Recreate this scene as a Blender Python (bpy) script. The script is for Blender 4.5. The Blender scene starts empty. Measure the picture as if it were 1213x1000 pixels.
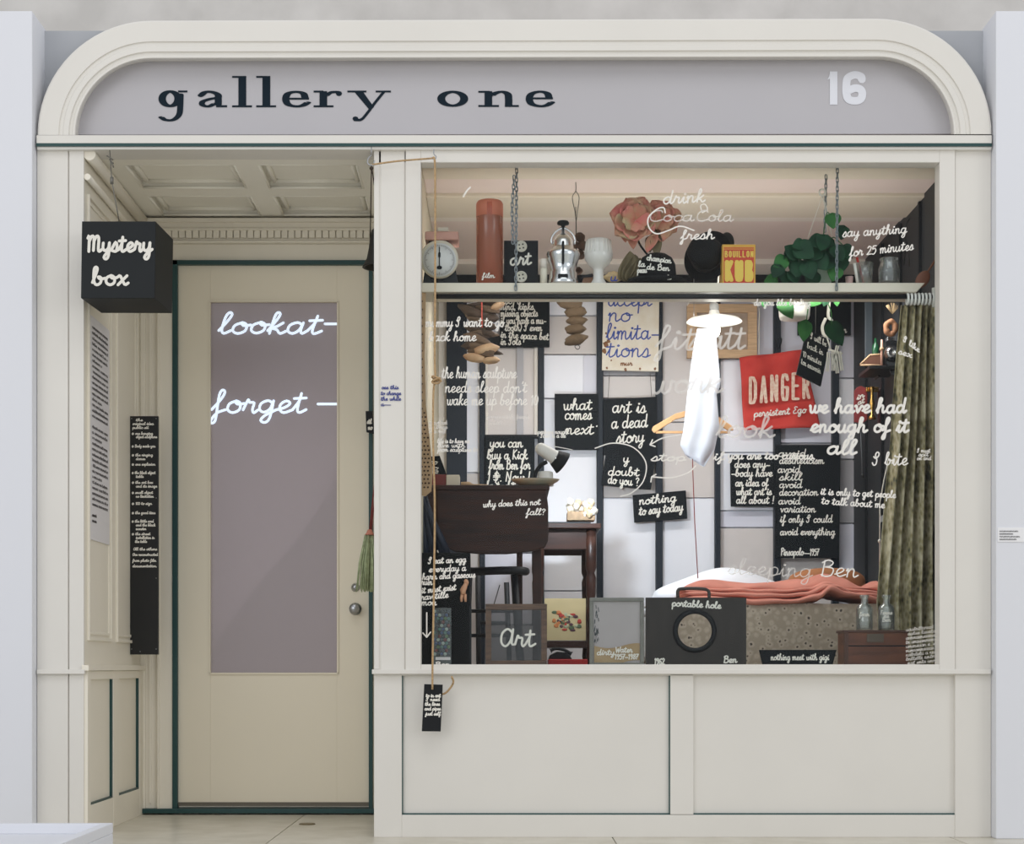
import bpy, math, random
from mathutils import Vector, Matrix
R = random.Random(7)
C = bpy.context.scene.collection
SC = bpy.context.scene
# ------------------------------------------------------------------ camera, world, lights, exposure
F = 2000.0; VX, VY, CD, EYE = 595.0, 790.0, 6.0, 0.606   # focal length in pixels, vanishing point, distance, eye height
cam = bpy.data.cameras.new('camera'); co = bpy.data.objects.new('camera', cam); C.objects.link(co)
co.location = (0, -CD, EYE); co.rotation_euler = (math.pi/2, 0, 0)
cam.sensor_width = 36; cam.lens = F/1213*36
cam.shift_x = 11.5/1213; cam.shift_y = 290/1213
cam.clip_start = 0.1; cam.clip_end = 100
SC.camera = co
SC.view_settings.view_transform = 'Standard'; SC.view_settings.look = 'None'
SC.view_settings.exposure = 0.0; SC.view_settings.gamma = 1; SC.view_settings.use_curve_mapping = False
w = bpy.data.worlds.new('world'); SC.world = w; w.use_nodes = True
w.node_tree.nodes['Background'].inputs[0].default_value = (0.93, 0.95, 1.0, 1)
w.node_tree.nodes['Background'].inputs[1].default_value = 0.74

def area(name, loc, target, size, power, col=(1, 1, 1), size_y=None):
    l = bpy.data.lights.new(name, 'AREA'); l.energy = power; l.color = col
    l.shape = 'RECTANGLE'; l.size = size; l.size_y = size_y or size
    o = bpy.data.objects.new(name, l); C.objects.link(o); o.location = loc
    o.rotation_euler = (Vector(target)-Vector(loc)).to_track_quat('-Z', 'Y').to_euler()
    return o
def point(name, loc, power, col=(1, 1, 1), r=0.03):
    l = bpy.data.lights.new(name, 'POINT'); l.energy = power; l.color = col; l.shadow_soft_size = r
    o = bpy.data.objects.new(name, l); C.objects.link(o); o.location = loc
    return o
def spot(name, loc, target, power, col, ang, blend=.5, r=.02):
    l = bpy.data.lights.new(name, 'SPOT'); l.energy = power; l.color = col; l.shadow_soft_size = r
    l.spot_size = math.radians(ang); l.spot_blend = blend
    o = bpy.data.objects.new(name, l); C.objects.link(o); o.location = loc
    o.rotation_euler = (Vector(target)-Vector(loc)).to_track_quat('-Z', 'Y').to_euler()
    return o
area('gallery_skylight', (0.5, -4.5, 6.5), (0, 0, 1.0), 5.0, 70, (1.0, .985, .96), 3.0)
area('gallery_front_fill', (-5.2, -8.0, 3.0), (.3, 0, 1.3), 4.0, 95, (1.0, .985, .965), 3.0)  # added low fill from the front left, no window seen there
area('gallery_front_fill', (8.0, -8.0, 3.0), (0, 0, 1.3), 4.0, 105, (1.0, .985, .965), 3.0)  # matching added fill from the front right
area('room_fill_down', (.72, 1.0, 2.15), (.72, 1.5, 0), 1.7, 12, (1, .97, .96), .1)  # added fill for the room, hidden behind the shelf, no fitting
area('room_fill_up', (.68, .37, 2.0), (.68, 1.0, 2.5), 1.8, 4.5, (1, .95, .90), .04)  # added fill that brightens the room ceiling, hidden behind the shelf

# ------------------------------------------------------------------ helpers
def P(px, py, Y):
    k = (CD+Y)/F
    return Vector(((px-VX)*k, Y, EYE+(VY-py)*k))
def K(Y): return (CD+Y)/F
def lin(c):
    c = c/255.0
    return c/12.92 if c <= .04045 else ((c+.055)/1.055)**2.4
MATS = {}
def mat(name, rgb, rough=.6, metal=0., var=.0, scale=8., bump=0., rgb2=None, stretch=(1, 1, 1), emit=0., alpha=1., spec=.5, detail=4):
    if name in MATS: return MATS[name]
    m = bpy.data.materials.new(name); m.use_nodes = True; nt = m.node_tree; b = nt.nodes['Principled BSDF']
    c = tuple(lin(x) for x in rgb)+(1,)
    b.inputs['Base Color'].default_value = c; b.inputs['Roughness'].default_value = rough
    b.inputs['Metallic'].default_value = metal; b.inputs['Specular IOR Level'].default_value = spec
    if var > 0 or rgb2 is not None or bump > 0:
        tc = nt.nodes.new('ShaderNodeTexCoord'); mp = nt.nodes.new('ShaderNodeMapping'); mp.inputs['Scale'].default_value = stretch
        nt.links.new(tc.outputs['Object'], mp.inputs[0])
        n = nt.nodes.new('ShaderNodeTexNoise'); n.inputs['Scale'].default_value = scale; n.inputs['Detail'].default_value = detail
        nt.links.new(mp.outputs[0], n.inputs['Vector'])
        if var > 0 or rgb2 is not None:
            c2 = tuple(lin(x) for x in rgb2)+(1,) if rgb2 else tuple(x*(1-var) for x in c[:3])+(1,)
            r = nt.nodes.new('ShaderNodeValToRGB'); r.color_ramp.elements[0].position = .35; r.color_ramp.elements[1].position = .65
            r.color_ramp.elements[0].color = c2; r.color_ramp.elements[1].color = c
            nt.links.new(n.outputs['Fac'], r.inputs[0]); nt.links.new(r.outputs[0], b.inputs['Base Color'])
        if bump > 0:
            bp = nt.nodes.new('ShaderNodeBump'); bp.inputs['Strength'].default_value = bump; bp.inputs['Distance'].default_value = .01
            nt.links.new(n.outputs['Fac'], bp.inputs['Height']); nt.links.new(bp.outputs[0], b.inputs['Normal'])
    if emit > 0:
        b.inputs['Emission Color'].default_value = c; b.inputs['Emission Strength'].default_value = emit
    b.inputs['Alpha'].default_value = alpha
    MATS[name] = m; return m
def clear_mat(name, tint=(255, 255, 255), gloss=.06, body=0., body_rgb=(255, 255, 255), rough=.02, edge=.75):
    """thin clear sheet: mostly see-through, a fresnel share of reflection, an optional milky body"""
    if name in MATS: return MATS[name]
    m = bpy.data.materials.new(name); m.use_nodes = True; nt = m.node_tree; nt.nodes.clear()
    out = nt.nodes.new('ShaderNodeOutputMaterial'); t = nt.nodes.new('ShaderNodeBsdfTransparent'); g = nt.nodes.new('ShaderNodeBsdfGlossy')
    t.inputs[0].default_value = tuple(lin(x) for x in tint)+(1,); g.inputs['Roughness'].default_value = rough
    mx = nt.nodes.new('ShaderNodeMixShader'); lw = nt.nodes.new('ShaderNodeLayerWeight'); lw.inputs[0].default_value = .25
    mr = nt.nodes.new('ShaderNodeMapRange'); mr.inputs['To Min'].default_value = gloss; mr.inputs['To Max'].default_value = edge
    nt.links.new(lw.outputs['Fresnel'], mr.inputs[0]); nt.links.new(mr.outputs[0], mx.inputs[0])
    src = t
    if body > 0:
        d = nt.nodes.new('ShaderNodeBsdfDiffuse'); d.inputs[0].default_value = tuple(lin(x) for x in body_rgb)+(1,)
        m2 = nt.nodes.new('ShaderNodeMixShader'); m2.inputs[0].default_value = body
        nt.links.new(t.outputs[0], m2.inputs[1]); nt.links.new(d.outputs[0], m2.inputs[2]); src = m2
    nt.links.new(src.outputs[0], mx.inputs[1]); nt.links.new(g.outputs[0], mx.inputs[2]); nt.links.new(mx.outputs[0], out.inputs[0])
    MATS[name] = m; return m

def spline(pts, k=5, closed=False):
    n = len(pts)
    if n < 3 and not closed: return [Vector(p) for p in pts]
    pts = [Vector(p) for p in pts]; out = []
    rng = n if closed else n-1
    for i in range(rng):
        p1, p2 = pts[i], pts[(i+1) % n]
        p0 = pts[(i-1) % n] if (closed or i > 0) else p1*2-p2
        p3 = pts[(i+2) % n] if (closed or i+2 < n) else p2*2-p1
        for j in range(k):
            t = j/k
            out.append(.5*((2*p1)+(p2-p0)*t+(2*p0-5*p1+4*p2-p3)*t*t+(3*p1-p0-3*p2+p3)*t**3))
    if not closed: out.append(pts[-1])
    return out

class MB:
    def __init__(s): s.v = []; s.f = []; s.sm = []
    def add(s, vs, fs, smooth=False):
        b = len(s.v); s.v += [Vector(v) for v in vs]; s.f += [tuple(i+b for i in f) for f in fs]; s.sm += [smooth]*len(fs); return s
    def box(s, x0, x1, y0, y1, z0, z1):
        x0, x1 = min(x0, x1), max(x0, x1); y0, y1 = min(y0, y1), max(y0, y1); z0, z1 = min(z0, z1), max(z0, z1)
        return s.add([(x0, y0, z0), (x1, y0, z0), (x1, y1, z0), (x0, y1, z0), (x0, y0, z1), (x1, y0, z1), (x1, y1, z1), (x0, y1, z1)],
                     [(0, 3, 2, 1), (4, 5, 6, 7), (0, 1, 5, 4), (1, 2, 6, 5), (2, 3, 7, 6), (3, 0, 4, 7)])
    def rect(s, px0, py0, px1, py1, Y, d):
        """box whose front face fills a pixel rectangle at depth Y"""
        a = P(px0, py1, Y); b = P(px1, py0, Y)
        return s.box(a.x, b.x, Y, Y+d, a.z, b.z)
    def prism(s, pts, y0, y1, smooth=False):
        """polygon in x,z pushed from y0 back to y1"""
        n = len(pts); ar = sum(pts[i][0]*pts[(i+1) % n][1]-pts[(i+1) % n][0]*pts[i][1] for i in range(n))
        if ar < 0: pts = pts[::-1]
        vs = [(x, y0, z) for x, z in pts]+[(x, y1, z) for x, z in pts]
        s.add(vs, [tuple(range(n)), tuple(range(2*n-1, n-1, -1))])
        b = len(s.v)-2*n
        for i in range(n):
            j = (i+1) % n; s.f.append((b+i, b+n+i, b+n+j, b+j)); s.sm.append(smooth)
        return s
    def prismpx(s, pts, Y, d, smooth=False):
        q = [P(x, y, Y) for x, y in pts]; return s.prism([(p.x, p.z) for p in q], Y, Y+d, smooth)
    def hull(s, a, b):
        """loft between two equal loops, capped"""
        n = len(a); s.add(list(a)+list(b), [tuple(range(n-1, -1, -1)), tuple(range(n, 2*n))]+[(i, (i+1) % n, n+(i+1) % n, n+i) for i in range(n)]); return s
    def tube(s, pts, r, n=8, closed=False, smooth=True, cap=True):
        pts = [Vector(p) for p in pts]; m = len(pts); rs = r if isinstance(r, (list, tuple)) else [r]*m
        base = len(s.v); up = None
        for i, p in enumerate(pts):
            a = pts[(i-1) % m] if (closed or i > 0) else p; b = pts[(i+1) % m] if (closed or i < m-1) else p
            t = (b-a)
            t = t.normalized() if t.length > 1e-9 else Vector((0, 0, 1))
            if up is None: up = Vector((0, 0, 1)) if abs(t.z) < .9 else Vector((0, 1, 0))
            u = up-t*up.dot(t)
            if u.length < 1e-6: u = t.orthogonal()
            u.normalize(); up = u; w_ = t.cross(u)
            for k in range(n):
                a_ = 2*math.pi*k/n; s.v.append(p+(u*math.cos(a_)+w_*math.sin(a_))*rs[i])
        for i in range(m if closed else m-1):
            j = (i+1) % m
            for k in range(n):
                l = (k+1) % n; s.f.append((base+i*n+k, base+i*n+l, base+j*n+l, base+j*n+k)); s.sm.append(smooth)
        if not closed and cap:
            s.f.append(tuple(base+k for k in range(n-1, -1, -1))); s.sm.append(False)
            s.f.append(tuple(base+(m-1)*n+k for k in range(n))); s.sm.append(False)
        return s
    def lathe(s, prof, c=(0, 0, 0), n=24, M=None, smooth=True, sx=1, sy=1, cap=True):
        """profile of (radius, height) turned about a vertical axis through c; M turns it about c"""
        base = len(s.v); c = Vector(c)
        for r, z in prof:
            for k in range(n):
                a = 2*math.pi*k/n; v = Vector((math.cos(a)*r*sx, math.sin(a)*r*sy, z))
                if M is not None: v = M @ v
                s.v.append(c+v)
        m = len(prof)
        for i in range(m-1):
            for k in range(n):
                l = (k+1) % n; s.f.append((base+i*n+k, base+i*n+l, base+(i+1)*n+l, base+(i+1)*n+k)); s.sm.append(smooth)
        if cap and prof[0][0] > 1e-5: s.f.append(tuple(base+k for k in range(n-1, -1, -1))); s.sm.append(False)
        if cap and prof[-1][0] > 1e-5: s.f.append(tuple(base+(m-1)*n+k for k in range(n))); s.sm.append(False)
        return s
    def ball(s, c, r, n=12, m=8, M=None, lump=0.):
        rx, ry, rz = r if isinstance(r, (tuple, list)) else (r, r, r); base = len(s.v); c = Vector(c)
        ph = [R.uniform(0, 6.28) for _ in range(4)]
        for i in range(m+1):
            th = math.pi*i/m
            for k in range(n):
                a = 2*math.pi*k/n
                q = 1+lump*(math.sin(3*a+ph[0]+th*2)*.5+math.sin(5*th+ph[1]+a)*.5)*math.sin(th)
                v = Vector((math.sin(th)*math.cos(a)*rx*q, math.sin(th)*math.sin(a)*ry*q, math.cos(th)*rz*q))
                if M is not None: v = M @ v
                s.v.append(c+v)
        for i in range(m):
            for k in range(n):
                l = (k+1) % n; s.f.append((base+i*n+k, base+(i+1)*n+k, base+(i+1)*n+l, base+i*n+l)); s.sm.append(True)
        return s
    def grid(s, fn, nu, nv, smooth=True):
        base = len(s.v)
        for i in range(nu+1):
            for j in range(nv+1): s.v.append(Vector(fn(i/nu, j/nv)))
        for i in range(nu):
            for j in range(nv):
                a = base+i*(nv+1)+j; s.f.append((a, a+nv+1, a+nv+2, a+1)); s.sm.append(smooth)
        return s
    def stroke(s, pts, to3, hw, hh=None, cap=True):
        """flat painted stroke: 2D points, elliptical nib hw x hh, to3 maps 2D to 3D"""
        hh = hw if hh is None else hh
        p = [Vector((q[0], q[1])) for q in pts]; q = [p[0]]
        for a in p[1:]:
            if (a-q[-1]).length > 1e-4: q.append(a)
        p = q; m = len(p)
        if m < 2: p = [p[0], p[0]+Vector((hw*.3, 0))]; m = 2
        L = []; Rr = []
        for i in range(m):
            t = p[min(i+1, m-1)]-p[max(i-1, 0)]
            if t.length < 1e-9: t = Vector((1, 0))
            t.normalize(); n = Vector((-t.y, t.x)); d = math.sqrt((hw*n.x)**2+(hh*n.y)**2)
            o = Vector((hw*hw*n.x/d, hh*hh*n.y/d)); L.append(p[i]+o); Rr.append(p[i]-o)
        base = len(s.v)
        s.k = getattr(s, 'k', 0)+1; e0 = Vector((0, -1, 0))*(2e-5*(s.k % 9)); ez = Vector((0, -6e-6, 0))
        for i, (a, b) in enumerate(zip(L, Rr)): s.v.append(to3(a)+e0+ez*i); s.v.append(to3(b)+e0+ez*i)
        for i in range(m-1): s.f.append((base+2*i, base+2*i+1, base+2*i+3, base+2*i+2)); s.sm.append(False)
        if cap:
            for e, sg in ((0, -1), (m-1, 1)):
                t = (p[1]-p[0]) if e == 0 else (p[-1]-p[-2])
                t.normalize(); t *= sg; n = Vector((-t.y, t.x)); b0 = len(s.v)
                for k in range(5):
                    a = math.pi*k/4-math.pi/2; dv = t*math.cos(a)+n*math.sin(a); s.v.append(to3(p[e]+Vector((dv.x*hw, dv.y*hh)))+e0+ez*e)
                s.f.append(tuple(range(b0, b0+5))); s.sm.append(False)
        return s
    def turn(s, M, start=0):
        for i in range(start, len(s.v)): s.v[i] = M @ s.v[i]
        return s
    def build(s, name, m, parent=None, bevel=0., label=None, kind=None, sub=0, solid=0.):
        me = bpy.data.meshes.new(name); off = Vector((0, 0, 0)); q = parent
        while q is not None: off += q.location; q = q.parent
        base = Vector((0, 0, 0))
        if parent is None and s.v:
            base = Vector((sum(v.x for v in s.v)/len(s.v), sum(v.y for v in s.v)/len(s.v), min(v.z for v in s.v))); off = base
        me.from_pydata([tuple(v-off) for v in s.v], [], s.f); me.polygons.foreach_set('use_smooth', s.sm); me.update()
        o = bpy.data.objects.new(name, me); C.objects.link(o); o.parent = parent; o.location = base
        if m: me.materials.append(m)
        if solid: md = o.modifiers.new('solid', 'SOLIDIFY'); md.thickness = solid; md.offset = 0
        if sub: md = o.modifiers.new('sub', 'SUBSURF'); md.levels = md.render_levels = sub
        if bevel: md = o.modifiers.new('bevel', 'BEVEL'); md.width = bevel; md.segments = 2; md.limit_method = 'ANGLE'; md.angle_limit = .6
        if label: o['label'] = label
        if kind: o['kind'] = kind
        return o
def rotabout(c, axis, deg):
    c = Vector(c); return Matrix.Translation(c) @ Matrix.Rotation(math.radians(deg), 4, axis) @ Matrix.Translation(-c)
def thing(name, label, cat, loc, group=None):
    o = bpy.data.objects.new(name, None); C.objects.link(o); o.location = loc; o.empty_display_size = .05
    o['label'] = label; o['category'] = cat
    if group: o['group'] = group
    return o
def tag(o, label, cat, group=None):
    o['label'] = label; o['category'] = cat
    if group: o['group'] = group
    return o
def struct(name):
    o = bpy.data.objects.new(name, None); C.objects.link(o); o['kind'] = 'structure'; o.empty_display_size = .05; return o
def copy_tree(o, delta, parent=None):
    c = o.copy(); C.objects.link(c); c.parent = parent
    if parent is None: c.location = o.location+Vector(delta)
    for ch in [x for x in C.objects if x.parent is o]: copy_tree(ch, delta, c)
    return c

# ------------------------------------------------------------------ handwriting (a round joined hand, stroke by stroke)
G = {
'a': (1.2, '.8,.8 .5,1 .12,.75 .1,.25 .4,0 .72,.3 .84,.98|.84,.98 .82,.3 .95,0 1.2,.25'),
'b': (1.1, '0,.25 .3,1.2 .42,1.9 .27,2.1 .13,1.7 .13,.4 .35,0 .7,.2 .75,.75 .48,.85 .7,.62 1.1,.7'),
'c': (.9, '.8,.8 .5,1 .12,.75 .1,.25 .45,0 .9,.25'),
'd': (1.2, '.8,.8 .5,1 .12,.75 .1,.25 .4,0 .72,.3 .84,1 .88,2.1|.88,2.1 .83,.4 .95,0 1.2,.25'),
'e': (.95, '0,.25 .45,.45 .72,.78 .48,1 .18,.75 .15,.3 .45,0 .95,.25'),
'f': (.85, '0,.25 .45,1.2 .58,1.9 .4,2.1 .28,1.6 .32,.3 .35,-.8 .18,-1.05 .08,-.8 .35,-.05 .85,.25'),
'g': (1.15, '.8,.8 .5,1 .12,.75 .1,.25 .4,.02 .72,.3 .84,.98|.84,.98 .82,-.5 .6,-1 .3,-.8 .5,-.3 1.15,.25'),
'h': (1.15, '0,.25 .33,1.3 .42,1.95 .25,2.1 .15,1.6 .15,0|.15,.45 .4,.95 .68,.85 .7,.35 .82,0 1.15,.25'),
'i': (.6, '0,.25 .22,.98 .22,.3 .36,0 .6,.25|.28,1.5 .2,1.42 .28,1.34 .36,1.42 .28,1.5'),
'j': (.6, '0,.25 .3,.98 .3,-.6 .1,-1 -.1,-.8 .1,-.3 .6,.25|.3,1.5 .35,1.45'),
'k': (1.05, '0,.25 .33,1.3 .42,1.95 .25,2.1 .15,1.6 .15,0|.75,.98 .45,.65 .18,.5 .5,.35 .75,.0 1.05,.22'),
'l': (.68, '0,.25 .35,1.2 .47,1.9 .3,2.1 .15,1.6 .15,.4 .33,0 .68,.25'),
'm': (1.5, '0,.7 .13,1 .15,0|.15,.5 .36,.97 .56,.85 .6,0|.6,.5 .8,.97 1.02,.85 1.05,.3 1.2,0 1.5,.25'),
'n': (1.1, '0,.7 .13,1 .15,0|.15,.5 .4,.97 .65,.85 .67,.3 .8,0 1.1,.25'),
'o': (1.05, '.55,1 .15,.75 .12,.25 .45,0 .82,.25 .8,.8 .5,1 .62,.72 1.05,.78'),
'p': (1.05, '0,.25 .15,1 .15,-1|.15,.5 .42,1 .8,.8 .78,.2 .45,0 .15,.2|.5,.02 1.05,.25'),
'q': (1.15, '.8,.8 .5,1 .12,.75 .1,.25 .4,0 .72,.3 .84,.98|.84,.98 .82,-1 1.15,.1'),
'r': (.9, '0,.25 .15,1 .22,1.12 .3,.88 .58,.86 .56,.3 .68,0 .9,.25'),
's': (.85, '0,.25 .42,1.08 .6,.5 .48,.03 .1,.08|.45,.01 .85,.25'),
't': (.82, '0,.25 .3,1 .33,1.75|.33,1.75 .28,.3 .45,0 .82,.25|-.05,1.22 .68,1.28'),
'u': (1.15, '.1,.95 .08,.3 .35,0 .68,.3 .76,.98|.76,.98 .75,.3 .88,0 1.15,.25'),
'v': (1.0, '.03,.85 .2,.9 .42,0 .78,.9 1.0,.78'),
'w': (1.4, '.03,.85 .1,.9 .2,.2 .4,0 .62,.3 .67,.9|.67,.9 .7,.2 .92,0 1.18,.35 1.15,.95 1.4,.8'),
'x': (1.0, '.08,.85 .3,.95 .68,.05 1.0,.2|.88,.98 .1,0'),
'y': (1.1, '.1,.95 .1,.35 .38,.08 .72,.4 .8,.98|.8,.98 .78,-.5 .55,-1 .28,-.8 .5,-.3 1.1,.25'),
'z': (.9, '.1,.9 .7,.95 .1,.05 .9,.1'),
'I': (1.15, '.1,1.3 .35,1.0 .75,1.35 .8,1.9 .5,2.1 .3,1.6 .6,.8 .55,.1 .2,0 .0,.35'),
'Y': (1.1, '.05,1.9 .1,1.2 .45,1.05 .78,1.4|.85,2 .85,.2 .5,-.3 .15,0'),
'M': (1.7, '0,1.6 .15,1.9 .2,0|.2,1.2 .45,1.9 .7,1.6 .72,.1|.72,1.2 1.0,1.9 1.25,1.6 1.27,.3 1.4,0 1.7,.25'),
'N': (1.4, '.1,0 .15,2|.15,2 .95,0|.95,0 .98,2 1.1,2.1'),
'B': (1.3, '.2,2 .2,0|.0,1.7 .5,2.1 .95,1.75 .7,1.2 .35,1.1|.35,1.1 1.05,.9 1.0,.15 .5,-.05 .1,.15'),
'D': (1.4, '.2,2 .2,0|.0,1.8 .7,2 1.2,1.2 .9,.1 .1,0'),
'K': (1.2, '.2,2 .2,0|.9,2 .25,1 1.0,0'),
'C': (1.4, '1.2,1.6 1.0,2 .5,1.9 .1,1.2 .2,.3 .7,0 1.2,.2 1.4,.3'),
'T': (1.1, '.0,1.9 .6,2.0 1.1,1.9|.55,1.95 .5,.2 .7,0 1.0,.2'),
'P': (1.1, '.2,2 .2,0|.0,1.7 .5,2.1 .95,1.7 .7,1.1 .25,1.0'),
'S': (1.1, '.95,1.8 .5,2.05 .15,1.6 .8,.7 .6,.05 .05,.2'),
'E': (1.1, '.9,1.8 .5,2 .25,1.6 .6,1.1 .15,.7 .2,.1 .9,.15'),
'A': (1.3, '1.0,1.5 .6,1.95 .15,1.4 .12,.4 .5,0 .9,.6 1.05,1.9|1.05,1.9 1.0,.3 1.3,.2'),
'W': (1.6, '0,1.9 .35,0|.35,0 .75,1.3|.75,1.3 1.05,0|1.05,0 1.5,2'),
'F': (1.1, '.2,2 .2,0|0,2 1.0,2|.2,1.1 .8,1.1'),
'L': (1.1, '.2,2 .2,.1 1.0,.05'), 'R': (1.2, '.2,2 .2,0|.0,1.7 .5,2.1 .95,1.7 .7,1.1 .25,1.0 1.0,0'),
'G': (1.3, '1.1,1.7 .6,2 .15,1.3 .2,.3 .7,0 1.1,.4 1.1,.9 .7,.9'),
'0': (1, '.5,1.8 .1,1.2 .15,.3 .5,0 .85,.4 .85,1.3 .5,1.8'), '1': (.6, '.1,1.4 .35,1.8 .35,0'),
'2': (1, '.1,1.4 .4,1.8 .8,1.4 .5,.6 .1,.05|.1,.05 .9,.1'), '3': (1, '.1,1.6 .6,1.8 .7,1.2 .3,1 .8,.7 .6,.05 .1,.1'),
'5': (1, '.8,1.75 .2,1.75|.2,1.75 .15,1 .6,1.15 .85,.6 .5,0 .1,.1'), '7': (.9, '.05,1.75 .8,1.75|.8,1.75 .4,.8 .3,0|.15,.9 .65,.95'),
'8': (1, '.5,.95 .15,1.4 .5,1.8 .8,1.4 .5,.95 .1,.4 .5,0 .85,.4 .5,.95'), '9': (1, '.8,1.4 .45,1.8 .15,1.3 .5,.95 .8,1.4|.8,1.4 .7,.5 .5,0'),
'6': (1, '.8,1.7 .3,1.3 .1,.4 .5,0 .85,.4 .5,.9 .15,.5'), '4': (1, '.6,1.8 .1,.6|.1,.6 .9,.6|.6,1.1 .6,0'),
'.': (.5, '.2,.0 .27,.06'), ',': (.5, '.25,.1 .15,-.3'), '-': (1.1, '.15,.5 .95,.5'), '~': (2.4, '.1,.5 2.3,.45'),
'?': (1, '.1,1.5 .4,1.9 .8,1.5 .5,1 .45,.6|.45,.05 .5,.08'), '!': (.6, '.3,2 .25,.6|.22,.05 .27,.08'),
"'": (.35, '.2,2 .12,1.6'), ':': (.5, '.2,.1 .25,.15|.2,.8 .25,.85'), '/': (.8, '0,0 .7,2'), '(': (.6, '.5,2 .15,1 .5,-.2'), ')': (.6, '.1,2 .45,1 .1,-.2'),
'$': (1.3, '.9,1.6 .5,1.9 .15,1.5 .8,.8 .6,.1 .05,.3|.5,2.2 .45,-.3|-.1,1.1 1.2,1.2|-.1,.8 1.2,.85'),
'o)': (1, ''), ' ': (.75, ''), '>': (1.2, '.1,.5 1.1,.5|.7,.9 1.1,.5 .7,.1'), '@': (1.5, '.7,1.3 .2,.9 .3,.1 .9,0 1.2,.7 .7,1.3|.6,.9 .7,.3'),
}
GL = {}
sq = lambda y: 1+(y-1)*.82 if y > 1 else (y*.85 if y < 0 else y)
for k_, (w_, st_) in G.items():
    GL[k_] = (w_, [spline([(float(q.split(',')[0]), sq(float(q.split(',')[1]))) for q in s_.split()], 3) for s_ in st_.split('|') if s_])
def write(mb, line, x0, x1, yb, Y, t, xh=None, yb1=None, slant=.12, jit=.0, off=.0015, to3=None):
    """one handwritten line between pixel columns x0 and x1 on baseline yb, at depth Y (just proud of it)"""
    W = sum(GL.get(c, GL['o'])[0] for c in line); sx = (x1-x0)/max(W, .1); xh = xh or sx*1.15; yb1 = yb if yb1 is None else yb1
    cx = 0; to3 = to3 or (lambda q: P(q[0], q[1], Y-off))
    for c in line:
        w_, sts = GL.get(c, GL['o']); dy = R.uniform(-jit, jit)*xh
        for st in sts:
            pts = []
            for q in st:
                X = x0+(cx+q[0]+q[1]*slant)*sx; pts.append((X, yb+(yb1-yb)*(X-x0)/max(x1-x0, 1)-q[1]*xh+dy))
            mb.stroke(pts, to3, t)
        cx += w_
    return mb
def letters(parent, m, lines, Y, t, name='lettering', xh=None, slant=.12, jit=.03, label=None):
    mb = MB()
    for l in lines:
        s_, x0, x1, yb = l[:4]; write(mb, s_, x0, x1, yb, Y, t, l[5] if len(l) > 5 else xh, l[4] if len(l) > 4 and l[4] is not None else None, slant, jit)
    return mb.build(name, m, parent, label=label)
# heavy block capitals: strokes in a unit box (0..1, 0..1)
BLK = {'B': '0,0 0,1|0,1 .7,1 .9,.85 .7,.53 0,.53|.6,.53 1,.4 1,.15 .8,0 0,0', 'O': '.5,1 .1,.9 0,.5 .1,.1 .5,0 .9,.1 1,.5 .9,.9 .5,1', 'U': '0,1 0,.2 .2,0 .8,0 1,.2 1,1',
 'I': '.5,0 .5,1', 'L': '0,1 0,0|0,0 1,0', 'N': '0,0 0,1|0,1 1,0|1,0 1,1', 'K': '0,0 0,1|1,1 0,.45|.25,.55 1,0', 'D': '0,0 0,1|0,1 .6,1 1,.8 1,.2 .6,0 0,0',
 'A': '0,0 .5,1|.5,1 1,0|.2,.35 .8,.35', 'G': '1,.8 .8,1 .2,1 0,.8 0,.2 .2,0 .8,0 1,.2 1,.5|1,.5 .55,.5', 'E': '1,1 0,1|0,1 0,0|0,0 1,0|0,.52 .85,.52', 'R': '0,0 0,1|0,1 .75,1 .95,.8 .75,.5 0,.5|.4,.5 1,0'}
def block(mb, word, x0, x1, y0, y1, Y, hw, hh, gap=.35, dy=0, off=.0015):
    n = len(word); wd = [(.3 if c == 'I' else 1) for c in word]; u = (x1-x0)/(sum(wd)+gap*(n-1)); x = x0
    for c, w_ in zip(word, wd):
        for st in BLK[c].split('|'):
            pts = [tuple(map(float, q.split(','))) for q in st.split()]; res = []
            for a, b in zip(pts, pts[1:]):
                for k in range(3): res.append((a[0]+(b[0]-a[0])*k/3, a[1]+(b[1]-a[1])*k/3))
            res.append(pts[-1])
            q = [(x+hw+(p[0])*(u*w_-2*hw), (y1-hh-p[1]*(y1-y0-2*hh))+dy*(x-x0)/(x1-x0)) for p in res]
            mb.stroke(q, lambda v: P(v[0], v[1], Y-off), hw, hh)
        x += u*(w_+gap)
    return mb
# ------------------------------------------------------------------ materials of the shopfront
cream = mat('cream_paint', (227, 224, 217), .45, var=.03, scale=3, bump=.02)
porchcream = mat('porch_cream_paint', (240, 234, 219), .5, var=.03, scale=3)
teal = mat('teal_paint', (26, 68, 68), .4)
tealdark = mat('teal_joint', (60, 88, 86), .6)
white = mat('white_wall_paint', (226, 228, 234), .6)
signgrey = mat('sign_grey_paint', (186, 184, 188), .5, var=.03, scale=2)
ink = mat('sign_ink', (26, 38, 48), .7, spec=.1)
blackb = mat('blackboard', (15, 21, 26), .6, var=.2, scale=9, spec=.2)
blackp = mat('black_paint', (18, 21, 25), .55, spec=.3)
chalk = mat('white_paint_pen', (232, 229, 220), .7)
numw = mat('numeral_white', (226, 228, 235), .5)
steel = mat('steel', (170, 172, 175), .3, metal=1)
wiregrey = mat('wire_grey', (120, 118, 112), .4, metal=.8)
ropem = mat('hemp_rope', (196, 164, 122), .9, var=.35, scale=160)

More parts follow.
